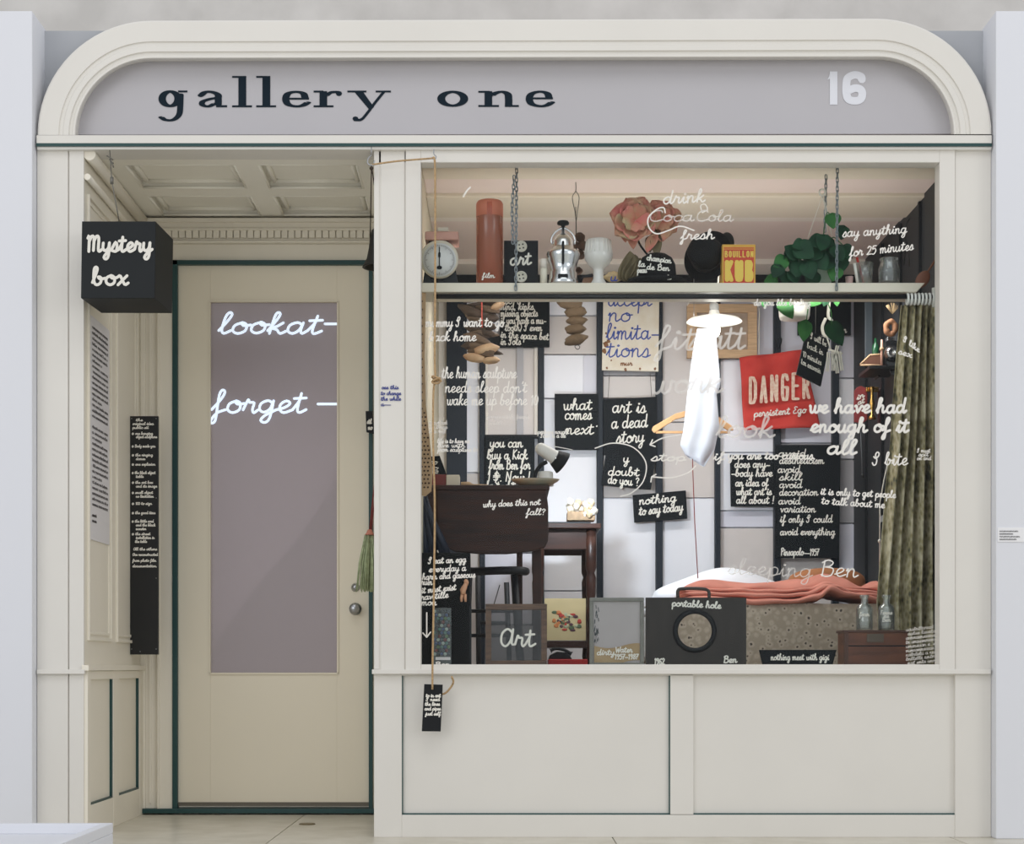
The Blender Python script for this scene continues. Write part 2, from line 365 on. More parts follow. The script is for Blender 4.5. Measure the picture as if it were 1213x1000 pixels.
# ------------------------------------------------------------------ gallery shell
fl = struct('floor')
MB().box(-6, 6, -8, 3.2, -.05, -.006).build('floor_base', mat('floor_joint', (150, 146, 132), .9), fl)
slabm = mat('terrazzo', (218, 213, 199), .32, rgb2=(200, 194, 177), scale=7, bump=.0, detail=8)
src = None
for i in range(-4, 5):
    for j in range(-5, 2):
        if src is None:
            src = MB().box(-.598, .598, -.798, .798, -.006, 0).build('floor_slab', slabm, fl); o = src
        else:
            o = src.copy(); C.objects.link(o)
        o.location = (-.809+.6+i*1.2, .2+j*1.6, 0)
bk = MB(); bk.box(-6, 6, 2.7, 2.8, 0, 6).build('wall_back', mat('rough_plaster', (222, 219, 214), .8, rgb2=(206, 203, 198), scale=3.5, bump=.25), None, kind='structure')
for nm, xa, xb in (('wall_left', -4.6, -1.654), ('wall_right', 1.737, 4.6)):
    s_ = struct(nm); MB().box(xa, xb, -.06, .32, 0, 2.914).build('partition', white, s_, bevel=.003)
wl = [o for o in C.objects if o.name == 'wall_right'][0]
MB().rect(1182, 625, 1216, 642, -.063, .003).build('label_card', mat('card_white', (240, 240, 242), .6), wl, label='small white exhibit label')
mb = MB()
for k, (a, b) in enumerate(((1184, 1206), (1184, 1200), (1184, 1208), (1184, 1204))):
    write(mb, 'nnenmennen', a, b, 630+k*3.2, -.063, .28, 1.1)
mb.build('lettering', mat('grey_print', (130, 130, 132), .8), wl)

# low white display plinth with a sunk tray, lower left corner of the view
pl = thing('display_plinth', 'low white museum plinth with a raised rim, on the floor at the lower left corner', 'plinth', (-1.9, -1.6, 0))
zt = .606-185*K(-1.0); xr = P(134, 975, -1.0).x
MB().box(xr-1.5, xr, -2.2, -1.0, 0, zt-.03).build('body', white, pl, bevel=.003)
mb = MB()
mb.box(xr-1.5, xr, -1.03, -1.0, zt-.03, zt).box(xr-1.5, xr, -2.2, -2.17, zt-.03, zt).box(xr-.03, xr, -2.17, -1.03, zt-.03, zt).box(xr-1.5, xr-1.47, -2.17, -1.03, zt-.03, zt)
mb.build('rim', white, pl, bevel=.002)

# ------------------------------------------------------------------ sign fascia with its round-cornered moulding
fa = struct('trim_1')
def arch(r, Y, n=18):
    o = []
    for k in range(n+1):
        a = math.pi-math.pi/2*k/n; o.append(P(180+r*math.cos(a), 160-r*math.sin(a), Y))
    for k in range(n+1):
        a = math.pi/2-math.pi/2*k/n; o.append(P(1039+r*math.cos(a), 159-r*math.sin(a)*1.01, Y))
    return o
prof = [(135.5, .06), (135.5, -.025), (134, -.03), (111, -.03), (109.8, -.024), (106, -.024), (104.8, -.028), (99, -.028), (97.5, -.021), (95, -.02), (93.8, -.023), (91.5, -.023), (90.5, -.018), (87, .05), (87, .06)]
rings = [arch(r, y) for r, y in prof]; mb = MB(); n_ = len(rings[0])
for a, b in zip(rings, rings[1:]):
    mb.add(a+b, [(i, i+1, n_+i+1, n_+i) for i in range(n_-1)], True)
am = mb.build('arch_moulding', cream, fa)
bm_ = MB(); ol = arch(92, .05); bm_.prism([(p.x, p.z) for p in ol], .045, .06).build('sign_board', signgrey, fa)
bm_ = MB(); ol = arch(134, .03); bm_.prism([(p.x, p.z) for p in ol], .062, .09).build('fascia_backing', cream, fa)
MB().rect(30, 36.5, 1190, 180, .10, .02).build('backing_panel', mat('backing_grey', (172, 175, 180), .6), fa, label='grey panel behind the sign moulding')
MB().rect(43, 160, 1175, 169.8, -.03, .13).build('cornice', cream, fa, bevel=.002)
MB().rect(43, 169.8, 1175, 173.2, -.031, .006).build('teal_fillet', teal, fa)
MB().rect(44, 169.9, 1174.5, 177, -.024, .12).build('cornice_underside', cream, fa)
# wide slab-serif words
mb = MB(); Y0 = .0435; t3 = lambda q: P(q[0], q[1], Y0)
def pen(pts, hw=4.6, hh=1.4, k=6): mb.stroke(spline(pts, k), t3, hw, hh)
def bar(x0, y0, x1, y1):
    mb.k = getattr(mb, 'k', 0)+1; y_ = Y0-3e-5*(mb.k % 9)-3e-4; mb.add([P(x0, y1, y_), P(x1, y1, y_), P(x1, y0, y_), P(x0, y0, y_)], [(0, 1, 2, 3)])
def ell(cx, cy, rx, ry, hw=4.6, hh=1.5, n=32):
    mb.stroke([(cx+rx*math.cos(2*math.pi*i/n), cy-ry*math.sin(2*math.pi*i/n)) for i in range(n+1)], t3, hw, hh, cap=False)
def dot(x, y, rx, ry): mb.stroke([(x-.3, y), (x+.3, y)], t3, rx, ry)
ell(201.5, 117, 9.4, 8.6, 4.4); pen([(214, 112), (213.5, 126), (212, 136), (205, 142), (196, 142), (191, 139)], 3.6, 1.3); bar(211, 107.2, 222, 109.4)      # g
pen([(238, 113), (243, 109.2), (251, 109), (258, 112), (258.5, 117), (258.5, 124)], 4.2, 1.4); pen([(257, 116), (248, 117.5), (240, 120.5), (240, 124.5), (247, 126), (254, 123)], 3.6, 1.3); bar(256, 124.6, 269, 127); dot(238, 113, 3.5, 2)   # a
for x in (287, 315.5): bar(x-4.6, 90, x+4.6, 127); bar(x-12, 90, x, 92.2); bar(x-12, 124.8, x+11.5, 127)   # l l
ell(349.5, 117.2, 11.5, 8.6, 4.6, n=32) if False else pen([(361.5, 116), (359, 110.5), (350, 108.8), (341, 111), (338.5, 117.5), (341.5, 123.8), (351, 126), (359, 124.8), (364.5, 121.5)], 4.3, 1.3); bar(340, 115.8, 366, 118)   # e
bar(378.5, 108, 387.5, 126); bar(371.5, 107.3, 383, 109.5); bar(371.5, 124.8, 395, 127); pen([(387, 113), (392, 109.5), (399, 108.9)], 3, 1.4); dot(401.5, 110.8, 3.4, 3)    # r
mb.add([P(419, 108, Y0), P(429.5, 108, Y0), P(443, 127, Y0), P(437.5, 130, Y0)], [(0, 3, 2, 1)]); pen([(454.5, 109), (444, 122), (435, 134), (428, 141.5), (420, 142)], 1.7, 1.5); dot(421, 140.5, 3.2, 2.6); bar(411.5, 107.3, 434, 109.4); bar(445, 107.3, 463, 109.4)     # y
ell(536.3, 117, 13.6, 8.2, 4.7, 1.4)                                    # o
bar(574, 108, 583, 126); bar(566.6, 107.6, 580, 109.8); bar(566.6, 124.4, 591, 126.6); pen([(582.5, 113), (588, 109.8), (596, 108.8), (601.5, 111.5), (602.5, 117), (602.5, 125)], 4.4, 1.3); bar(598, 124.4, 614.6, 126.6)   # n
pen([(650.5, 116), (648, 110.5), (639.5, 108.6), (630, 111), (627, 117), (630, 123.3), (640, 125.8), (648, 124.6), (653.5, 121.3)], 4.3, 1.3); bar(629, 115.4, 655, 117.6)      # e
mb.build('shop_name_lettering', ink, fa, label='wide dark slab-serif letters reading gallery one')
mb = MB(); bar(983, 84.6, 992, 124); mb.add([P(x, y, Y0-1e-4) for x, y in ((980, 94.5), (983.2, 94), (983.2, 84.6), (984.5, 84.6))] if False else [P(x, y, Y0-1e-4) for x, y in ((980, 94.4), (983.2, 93.2), (983.2, 85.2), (982.2, 90.6))], [(0, 1, 2, 3)])
pen([(1021, 94.3), (1019.5, 90.5), (1012, 88.8), (1004.3, 92.5), (1002.6, 100), (1002.6, 110), (1005, 117.3), (1012, 119.5), (1019, 117.8), (1021.4, 111.8), (1019.5, 106.2), (1013, 104.4), (1006, 107)], 4.7, 4.5)
mb.build('number_lettering', numw, fa, label='white house number 16')

# ------------------------------------------------------------------ front wall
wf = struct('wall_front')
def fr(name, x0, y0, x1, y1, Y=0., d=.03, m=cream, bevel=.0015, par=None, label=None):
    return MB().rect(x0, y0, x1, y1, Y, d).build(name, m, par or wf, bevel=bevel, label=label)
fr('pilaster', 43.5, 177, 99.3, 992, .004, .93); fr('pilaster_strip', 82, 177, 99.3, 992, -.006, .012); fr('pilaster_board', 44, 177, 80.5, 992, -.004, .01)
fr('pillar', 443, 177, 498, 796, .0, .09); fr('pillar_board', 443, 177, 449, 793, -.004, .01); fr('pillar_strip', 451, 177, 479.5, 795, -.003, .01)
fr('lintel', 443, 170, 1174, 193, .0, .05)
fr('pilaster', 1131.5, 177, 1174, 992, -.004, .06)
fr('dado_board', 443, 797, 1174, 992, .014, .03)
fr('stile', 443, 796.5, 476, 992, -.0005, .09); fr('stile', 794, 799, 821.5, 965, 0, .016); fr('stile', 1132.5, 797, 1174, 992, -.002, .018)
fr('rail', 476, 965.5, 1133, 992, 0, .016); fr('rail', 476, 797, 1133, 800.5, 0, .016)
for x0, x1 in ((476, 794), (821.5, 1132.5)):
    if x0 == 476: fr('joint', x0, 800, x0+1.4, 965, .004, .012, tealdark, 0)
    fr('joint', x1-1.6, 800, x1, 965, .004, .012, tealdark, 0)
    fr('joint', x0, 963.6, x1, 965.2, .004, .012, tealdark, 0)
fr('skirting', 443, 991.5, 1174, 993, .02, .02, mat('dark_gap', (60, 55, 48), .9), 0)
fr('dado_cap', 440.5, 793.2, 1174, 798.6, -.024, .05); fr('dado_cap', 43.5, 793.2, 100, 798.6, -.024, .05)
letters(wf, mat('blue_pen', (62, 72, 140), .7), [('Use this', 452, 472, 461), ('to change', 451, 475, 468), ('the while', 451, 475, 474.5), ('a~', 451, 463, 481)], -.004, .42, xh=2.4, label='small blue handwriting on the pillar')

# ------------------------------------------------------------------ porch
XL, XR_, YB, ZC = P(99.3, 500, 0).x, -.36, .936, 2.448
pw = struct('wall_porch_left')
def lw(name, y0, y1, z0, z1, d=.014, m=porchcream, bevel=.001):
    return MB().box(XL-.002, XL+d, y0, y1, z0, z1).build(name, m, pw, bevel=bevel)
MB().box(XL-.15, XL, .93, 1.0, 0, 2.5).build('backing', porchcream, pw)
MB().box(XL-.012, XL+.001, .0, YB, 0, 2.46).build('facing', porchcream, pw)
lw('dado_cap', -.02, YB, .592, .612, .022)
for a, b in ((.0, .045), (.40, .49), (.86, YB)): lw('stile', a, b, .0, .592)
lw('rail', .044, .861, .0, .11, .0132); lw('rail', .044, .861, .56, .591, .0132)
for a, b in ((.045, .40), (.49, .86)):
    lw('teal_joint', b-.012, b, .11, .56, .010, teal, 0); lw('teal_joint', a, b, .11, .117, .010, teal, 0)
for a, b in ((.045, .40), (.49, .86)):     # upper panels framed with a thin moulding
    for q in (0, .022):
        mb = MB(); y0, y1, z0, z1 = a+q, b-q, .70+q, 2.30-q; t = .01-q*.2
        mb.box(XL, XL+t, y0, y0+.012, z0, z1).box(XL, XL+t, y1-.012, y1, z0, z1).box(XL, XL+t, y0+.012, y1-.012, z0, z0+.012).box(XL, XL+t, y0+.012, y1-.012, z1-.012, z1)
        mb.build('panel_moulding', porchcream, pw, bevel=.002)
mb = MB(); mb.tube([(XL+.02, .0, ZC-.02), (XL+.02, YB, ZC-.02)], .022, 10).build('crown_moulding', porchcream, pw)
mb = MB(); mb.tube([(XL+.012, .0, ZC-.10), (XL+.012, YB, ZC-.10)], .012, 8).build('crown_moulding', porchcream, pw)
# right return of the porch
pr = struct('wall_porch_right')
MB().box(XR_, XR_+.05, .09, 1.0, 0, 2.5).build('facing', porchcream, pw if False else pr)
# back wall of the porch around the door
pb = struct('wall_porch_back')
def bw(name, x0, y0, x1, y1, d=0., m=porchcream, bevel=.002, th=.05): return MB().rect(x0, y0, x1, y1, YB-d, th).build(name, m, pb, bevel=bevel)
bw('panel', 164, 255, 204, 964, 0); bw('panel', 204, 255, 470, 309, 0)
bw('stile', 187, 285, 204.5, 961, .012, th=.03); bw('stile', 166, 285, 172, 958, .012, th=.03); bw('moulding', 176, 296, 179, 952, .006, th=.02); bw('moulding', 186, 290, 188.5, 961, .022, th=.03)
bw('crown', 166, 258, 475, 262.5, .05, th=.08); bw('crown', 166, 262.5, 475, 270, .032, th=.06); bw('fillet', 166, 270, 475, 272.4, .04, th=.06)
bw('dentil_band', 166, 272.4, 475, 285, .016, th=.05, bevel=0); bw('fillet', 166, 285, 475, 287.5, .03, th=.05)
dsrc = None
for i in range(34):
    x = 196+i*8.1
    if dsrc is None: dsrc = MB().rect(x, 273, x+6.6, 281.5, YB-.03, .03).build('dentil', porchcream, pb)
    else: o = dsrc.copy(); C.objects.link(o); o.location.x += i*8.1*K(YB-.03)
bw('stile', 441, 309, 470, 964, .0)
bw('teal_threshold', 168, 958.3, 475, 963.8, .03, teal, th=.10)

ce = struct('ceiling')
porchceil = mat('porch_cream_lit', (250, 247, 236), .5)  # porch cream made lighter here to stand in for bounced light
YS = [0.02, .20, .50, .61, .89, YB+.02]; XS = [XL, -1.385, -.985, -.895, -.535, XR_]
MB().box(XL-.01, XR_+.01, .10, 1.0, ZC+.028, ZC+.06).build('ceiling_board', porchceil, ce)
for a, b in ((0, 1), (2, 3), (4, 5)): MB().box(XS[a], XS[b], YS[0], YS[5], ZC, ZC+.03).build('beam', porchceil, ce)
for a, b in ((0, 1), (2, 3), (4, 5)):
    for c, d in ((1, 2), (3, 4)): MB().box(XS[c], XS[d], YS[a], YS[b], ZC, ZC+.03).build('cross_beam', porchceil, ce)
for c, d in ((1, 2), (3, 4)):
    for a, b in ((1, 2), (3, 4)):
        mb = MB(); x0, x1, y0, y1 = XS[c], XS[d], YS[a], YS[b]
        for q, zz, r in ((.0, ZC+.004, .006), (.022, ZC+.024, .010)):
            lp = [(x0+q, y0+q, zz), (x1-q, y0+q, zz), (x1-q, y1-q, zz), (x0+q, y1-q, zz)]
            for e in range(4): mb.tube([lp[e], lp[(e+1) % 4]], r, 8)
        mb.build('coffer_moulding', porchceil, ce)

# ------------------------------------------------------------------ the door
dr = struct('door_1')
def dd(name, x0, y0, x1, y1, d=0., m=porchcream, bevel=.001, th=.04, label=None): return MB().rect(x0, y0, x1, y1, YB-d, th).build(name, m, dr, bevel=bevel, label=label)
dd('door_frame', 204, 308, 210.2, 961, .02, teal); dd('door_frame', 436.8, 308, 441.5, 961, .02, teal); dd('door_frame', 204, 308, 441.5, 313.4, .02, teal)
leafm = mat('door_paint', (236, 228, 208), .42, var=.02, scale=2)
dd('door_leaf', 210.2, 313, 249.5, 955, 0, leafm); dd('door_leaf', 399, 313, 437, 955, 0, leafm); dd('door_leaf', 249.5, 313, 399, 358, 0, leafm); dd('door_leaf', 249.5, 797, 399, 955, 0, leafm)
dd('kick_strip', 210.2, 950.5, 437, 955, .004, mat('kick_grey', (110, 104, 92), .6))
for r in ((247.5, 356, 401, 357.6), (247.5, 797.2, 401, 799), (247.5, 357, 249, 798), (399.6, 357, 401, 798)): dd('glazing_bead', *r, .006, leafm, 0, .01)
dd('glass', 249, 357.5, 399.6, 797.5, -.012, clear_mat('frosted_glass', (250, 247, 250), .03, .42, (216, 206, 209), .25), 0, .004, 'frosted mauve grey door glass')
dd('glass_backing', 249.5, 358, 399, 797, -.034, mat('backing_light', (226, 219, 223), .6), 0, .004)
MB().prismpx([(399, 566), (399, 797), (252, 797), (252, 765), (300, 700), (352, 640), (385, 592)], YB+.024, .005).build('diagonal_shade_panel', mat('diagonal_shade', (150, 140, 144), .6), dr, label='added dark panel imitating diagonal shade on the frosted glass')  # added panel, its dark shape imitates the diagonal shade across the glass
neon_refl = mat('neon_reflection', (226, 240, 255), .5, emit=.75)  # reflected neon writing imitated by glowing strokes on the glass
letters(dr, neon_refl, [('lookat', 258, 380, 395), ('-', 380, 402, 390)], YB+.0105, 1.5, xh=13, slant=.2, label='glowing white handwriting reading lookat')
letters(dr, neon_refl, [('forget', 250, 362, 489), ('-', 370, 402, 486)], YB+.0105, 1.5, xh=14, slant=.15, label='glowing white handwriting reading forget')
c = P(421, 721.5, YB); Mx = Matrix.Rotation(math.pi/2, 4, 'X')
mb = MB(); mb.lathe([(.0, .055), (.016, .054), (.022, .046), (.022, .038), (.012, .026), (.010, .012), (.024, .008), (.026, 0)], c, 24, Mx).build('door_knob', steel, dr, label='round steel door knob')
mb = MB(); mb.lathe([(0, .02), (.012, .019), (.014, .012), (.016, .004), (.018, 0)], P(421, 696, YB), 20, Mx).build('lock_cylinder', steel, dr, label='small round lock above the knob')
# small metal floor disc by the door
tag(MB().lathe([(.0, .004), (.03, .004), (.032, 0)], Vector((P(345, 977, 0).x, .49, 0)), 20).build('floor_stop', mat('tarnished_metal', (130, 118, 92), .4, metal=.6)), 'small flat metal disc set on the floor before the door', 'door stop')

# ------------------------------------------------------------------ things in and by the porch
paper = mat('paper', (226, 224, 226), .7); greytext = mat('grey_ink', (120, 116, 118), .8)
ps = thing('text_sheet', 'tall sheet of printed text on the left side wall of the porch', 'poster', (XL, .2, 1.06))
MB().box(XL+.002, XL+.006, .07, .365, 1.065, 1.873).build('sheet', paper, ps)
mb = MB()
for i in range(36):
    if i in (17, 33): continue
    z = 1.83-i*.02; wd = 150 if i % 7 != 6 else 90
    if i > 33: wd = 40
    to3 = lambda q, z=z: Vector((XL+.0075, .095+q[0]*.0016, z+(-q[1])*.0016))
    write(mb, ''.join(R.choice('nemuaros t') for _ in range(26 if wd == 150 else 12)), 0, wd, 0, 0, .9, 4, to3=to3)
mb.build('lettering', greytext, ps)

bx = thing('mystery_box', 'black cube hanging on a wire at the left, Mystery box painted on its front', 'box', (P(130, 355, -.1).x, -.06, P(130, 355, -.1).z))
cc = Vector((P(130.2, 0, -.17).x, -.04, 0)); hb = .1345
x0, x1 = P(86.2, 0, -.17).x, P(174.8, 0, -.17).x; zt_, zb_ = P(0, 262.2, -.17).z, P(0, 353.5, -.17).z
M6 = Matrix.Translation(Vector(((x0+x1)/2, -.17, 0))) @ Matrix.Rotation(math.radians(-3.0), 4, 'Z') @ Matrix.Rotation(math.radians(0.8), 4, 'Y') @ Matrix.Translation(Vector((-(x0+x1)/2, .17, 0)))
mb = MB(); mb.box(x0, x1, -.17, .075, zb_, zt_).turn(M6).build('body', mat('box_black', (22, 27, 30), .55, var=.2, scale=5, spec=.3), bx, bevel=.002)
mb = MB(); to6 = lambda q: M6 @ P(q[0], q[1], -.1725)
write(mb, 'Mystery', 93, 171, 298, 0, 1.75, 10.5, slant=.05, to3=to6); write(mb, 'box', 100, 143, 337.5, 0, 1.75, 11, slant=.0, to3=to6)
mb.build('lettering', chalk, bx)
mb = MB(); a = P(141, 262, -.1); b = P(132.5, 214, -.06); c_ = P(130, 178, -.035)
mb.tube([a, b, c_], .0018, 6); mb.tube([b+Vector((0, 0, -.012)), b+Vector((0, 0, .012))], .006, 8)
for k in range(3): mb.tube([c_+(b-c_)*(.25+.12*k)+Vector((-.012+.008*k, 0, .008)), c_+(b-c_)*(.25+.12*k)+Vector((.01, 0, -.008))], .0022, 6)
mb.build('hanging_wire', wiregrey, bx)

lb = thing('list_board', 'narrow tall black board of white handwriting in the porch corner left of the door', 'sign', P(170, 775, .74))
MB().rect(154, 493, 187.3, 775.5, .74, .018).build('board', mat('board_black', (14, 16, 18), .4), lb, bevel=.001)
L_ = [('the', 161, 169, 499), ('Original idea', 157, 182, 503.5), ('public sit', 157, 176, 508), ('@ one hanging', 156, 181, 515), ('object sculpture', 161, 186, 519), ('@ Body made you', 156, 184, 530), ('@ the ringing', 156, 181, 540.5),
      ('domes', 161, 172, 545), ('@ one explosion', 156, 184, 551.5), ('@ the black object', 156, 184, 561.5), ('table', 161, 170, 566), ('@ the art box', 156, 181, 573), ('and its image', 161, 186, 577.5), ('@ small object', 156, 181, 585), ('no limitation', 161, 182, 589.5),
      ('@ 100 to sign', 156, 180, 598), ('@ the good time', 156, 184, 609), ('@ the little cord', 156, 182, 619), ('and the black', 161, 184, 623.5), ('monster', 161, 173, 628), ('@ the street', 156, 178, 634), ('installation in', 161, 183, 638.5), ('the table', 160, 174, 643), ('All the others', 158, 186, 652), ('Are reconstructed', 157, 187, 658.5), ('from photo film', 157, 185, 665.5), ('documentation.', 157, 186, 672)]
letters(lb, chalk, L_, .74, .38, xh=1.7, jit=0)
for x, y in ((156, 496), (185, 496), (185, 590), (185, 685), (156, 769), (185, 769), (166, 772)): MB().lathe([(0, .002), (.002, .0015), (.002, 0)], P(x, y, .74), 8, Mx).build('screw', steel, lb)

# bell on its cords, beside the pillar
be = thing('hand_bell', 'dark iron bell hanging on cords from the porch ceiling beside the pillar', 'bell', P(451, 318, .2))
bc = P(451, 317, .2); iron = mat('dark_iron', (48, 48, 46), .55, metal=.5)
mb = MB(); mb.lathe([(.0, .148), (.022, .146), (.034, .135), (.040, .11), (.044, .07), (.052, .03), (.066, .004), (.068, 0), (.060, .0), (.046, .03), (.038, .07)], bc, 28).build('bell_body', iron, be)
mb = MB(); mb.tube([bc+Vector((0, 0, .10)), bc+Vector((.01, 0, .005))], .004, 6).ball(bc+Vector((.01, 0, .0)), .012).build('clapper', iron, be)
hk = P(440, 184, -.04); mb = MB(); mb.tube([hk+Vector((0, 0, .03)), hk], .002, 6)
mb.tube(spline([hk+Vector((0, 0, 0)), hk+Vector((-.012, 0, -.012)), hk+Vector((-.012, 0, -.03)), hk+Vector((.006, 0, -.036)), hk+Vector((.01, 0, -.018))]), .0025, 6)
mb.build('hook', steel, be)
mb = MB(); top = hk+Vector((0, 0, -.036)); mb.tube([top, top+Vector((.0, 0, -.02)), P(438.5, 285, .2)], .0022, 6); mb.tube([top, bc+Vector((0, 0, .146))], .0022, 6)
mb.ball(top+Vector((0, 0, -.01)), .007); mb.build('cord', mat('dark_cord', (58, 48, 40), .8), be)

# rope along the front, down over the window to the little black tag
rp = MB(); r1 = P(441, 195, -.04)
rope_top = [r1, P(470, 191, -.045), P(512, 187.5, -.06)]
rp.tube(spline(rope_top), .0032, 7)
rope_dn = [P(512, 187.5, -.06), P(515, 191, -.06), P(515.5, 240, -.06), P(515.5, 330, -.06), P(515, 420, -.06), P(515.5, 449, -.06), P(513.5, 465, -.06), P(513, 520, -.06), P(515, 600, -.06), P(514, 700, -.06), P(512.5, 780, -.06), P(512.2, 817, -.064)]
rp.tube(spline(rope_dn, 6), .0036, 8)
kn = P(516.5, 450.5, -.062)
for q in range(3): rp.tube([kn+Vector((math.cos(a)*.014, math.sin(a)*.007-.002, math.sin(a+q*2)*.007+(q-1)*.006)) for a in [2*math.pi*i/12 for i in range(12)]], .0034, 6, closed=True)
rp.tube(spline([kn, kn+Vector((.012, -.003, .004)), kn+Vector((.02, -.002, -.006))]), .003, 6)
rp.tube(spline([P(514, 822, -.045), P(526, 822, -.04), P(533.5, 815, -.045), P(537, 808, -.06), P(535, 801.5, -.07)]), .0036, 8)
rope = rp.build('rope', ropem); tag(rope, 'thin brown hemp rope running over the window front down to a small black tag', 'rope')
hk2 = thing('hook', 'small steel hook under the cornice holding the rope above the window corner', 'hook', P(514, 187, -.06))
mb = MB(); a = P(514, 177, -.06); mb.tube(spline([a, a+Vector((0, 0, -.016)), a+Vector((.008, 0, -.026)), a+Vector((.002, 0, -.036)), a+Vector((-.008, 0, -.028))]), .0022, 6).build('hook_wire', steel, hk2)
tg = thing('hanging_tag', 'small black tag with white handwriting hanging on the rope below the window', 'sign', P(511, 866, -.055))
mb = MB(); q = [P(x, y, -.055) for x, y in ((502.5, 810.5), (524.5, 811.2), (522, 866.7), (499.6, 866.5))]; mb.prism([(p.x, p.z) for p in q], -.055, -.049).build('plate', blackp, tg, bevel=.001)
letters(tg, chalk, [('to in art', 504.5, 522, 826), ('I need', 504.5, 521, 830.5), ('the lines', 503.5, 521, 836), ('and pipes', 503, 522, 841.5), ('just self', 504, 522, 847.5)], -.055, .5, xh=2.2)

# small black tag on the door frame, and the green tassel broom with its red cord
sw = thing('frame_tag', 'tiny black tag with white marks fixed on the teal door frame', 'tag', P(437, 513, .85))
MB().prismpx([(433, 487), (441.5, 487), (443, 514), (434, 512)], .86, .01).build('plate', blackp, sw, bevel=.001)
letters(sw, chalk, [('stil', 435, 440, 502), ('no', 436, 441, 509)], .86, .6, xh=3)
bro = thing('tassel_broom', 'pale green raffia tassel hanging on a red cord beside the door', 'tassel', P(437, 702, .3))
mb = MB()
for i in range(60):
    a = R.uniform(0, 2*math.pi); r0 = R.uniform(0, .016); r1_ = r0*2.6+R.uniform(0, .008)
    c0 = P(437.5, 634, .3); b0 = P(437.5-2, 699+R.uniform(-2, 3), .3)
    mb.tube([c0+Vector((r0*math.cos(a), r0*math.sin(a), 0)), (c0+b0)/2+Vector((r1_*.8*math.cos(a), r1_*.8*math.sin(a), 0)), b0+Vector((r1_*math.cos(a), r1_*math.sin(a), 0))], [.003, .0032, .002], 5)
mb.build('strands', mat('raffia_green', (176, 188, 146), .85, var=.35, scale=60), bro, kind='stuff')
mb = MB(); c0 = P(438, 634, .3); mb.lathe([(.0, .022), (.008, .02), (.013, .008), (.02, 0)], c0, 14).build('binding', mat('binding_pink', (196, 128, 108), .8), bro)
mb = MB(); mb.tube([c0+Vector((.0, 0, .02)), P(445.5, 556, .3)], .0026, 6); mb.tube([c0+Vector((.006, 0, .02)), P(447.5, 556, .3)], .0026, 6); mb.tube([P(446.5, 560, .3), P(448.5, 548, .12)], .0026, 6); mb.build('cord', mat('red_cord', (128, 38, 34), .7), bro)
# ------------------------------------------------------------------ the room behind the window: shell
XA, XB_, YR, ZF = -.30, 1.66, 2.0, .50
pinkc = mat('ceiling_pinkish', (226, 210, 202), .6); beigec = mat('ceiling_beige', (218, 208, 190), .6); lightc = mat('ceiling_light', (232, 224, 214), .6)
ce2 = struct('ceiling')
MB().box(XA, XB_+.1, .05, YR, ZC+.03, ZC+.06).build('ceiling_board', pinkc, ce2)
for y0, y1, m_, d in ((.05, .22, beigec, .0), (.22, .41, beigec, .008), (.41, .64, pinkc, .02), (.64, .95, beigec, .006), (.95, 1.05, lightc, .016), (1.05, 1.72, pinkc, .022), (1.72, YR, lightc, .0)):
    MB().box(XA, XB_+.1, y0, y1-.002, ZC+d, ZC+.035).build('ceiling_plank', m_, ce2, bevel=.004)
MB().box(XA-.02, XB_+.1, .045, YR, ZF-.04, ZF).build('floor', mat('room_floor', (128, 104, 84), .5, var=.3, scale=4, stretch=(1, 8, 1)), None, kind='structure')
wrl = struct('wall_room_left'); MB().box(XA-.02, XA, .09, YR, ZF, ZC+.05).build('facing', mat('room_cream', (222, 212, 188), .6), wrl)
wrr = struct('wall_room_right'); dkwall = mat('room_black', (34, 38, 42), .6, var=.25, scale=5)
MB().box(XB_, XB_+.05, .09, YR, ZF, ZC+.05).build('facing', dkwall, wrr)
for k in range(5): MB().box(XB_-.012, XB_, .35+k*.33, .37+k*.33, ZF, ZC).build('batten', blackp, wrr)
wrb = struct('wall_room_back')
pw_ = mat('pane_white', (240, 240, 246), .35); pg_ = mat('pane_greige', (212, 204, 200), .4); plc = mat('pane_lilac', (216, 215, 226), .35); pgr = mat('pane_grey', (172, 170, 174), .4)
postm = mat('post_blue_black', (28, 36, 46), .5, spec=.3)
MB().box(XA-.02, XB_+.05, YR, YR+.04, ZF, ZC+.05).build('backing', pw_, wrb)
def bp(name, x0, y0, x1, y1, m, Y=1.975, d=.02, bevel=.001): return MB().rect(x0, y0, x1, y1, Y, d).build(name, m, wrb, bevel=bevel)
bays = [(519, 529, [(345, 830, lightc)]), (553, 568, [(345, 560, pw_), (561, 830, pg_)]), (574.5, 637.5, [(345, 411, plc), (412, 516, pg_), (517, 655, pgr), (656, 740, plc), (741, 830, pgr)]),
 (644.5, 707, [(345, 374, pw_), (375, 420, pg_), (421, 472, pw_), (473, 700, pw_), (701, 830, pw_)]), (714.5, 777, [(345, 445, pgr), (446, 472, pg_), (473, 590, pg_), (591, 830, pw_)]),
 (785, 847, [(345, 500, pg_), (501, 590, pg_), (591, 830, pw_)]), (853.5, 917, [(345, 425, plc), (426, 536, pw_), (537, 605, pw_), (606, 625, plc), (626, 830, pg_)]),
 (925, 986, [(345, 420, plc), (421, 525, plc), (526, 660, pgr), (661, 830, pg_)]), (994, 1012, [(345, 448, plc), (449, 544, pw_), (545, 620, pgr), (621, 830, plc)])]
for x0, x1, rows in bays:
    for a, b, m_ in rows: bp('pane', x0, a, x1, b-.6, m_)
for x0, x1 in ((568, 574.5), (637.5, 644.5), (707, 714.5), (777, 785), (847, 853.5), (917, 925), (986, 994)): bp('post', x0, 345, x1, 835, postm, 1.94, .04, .002)
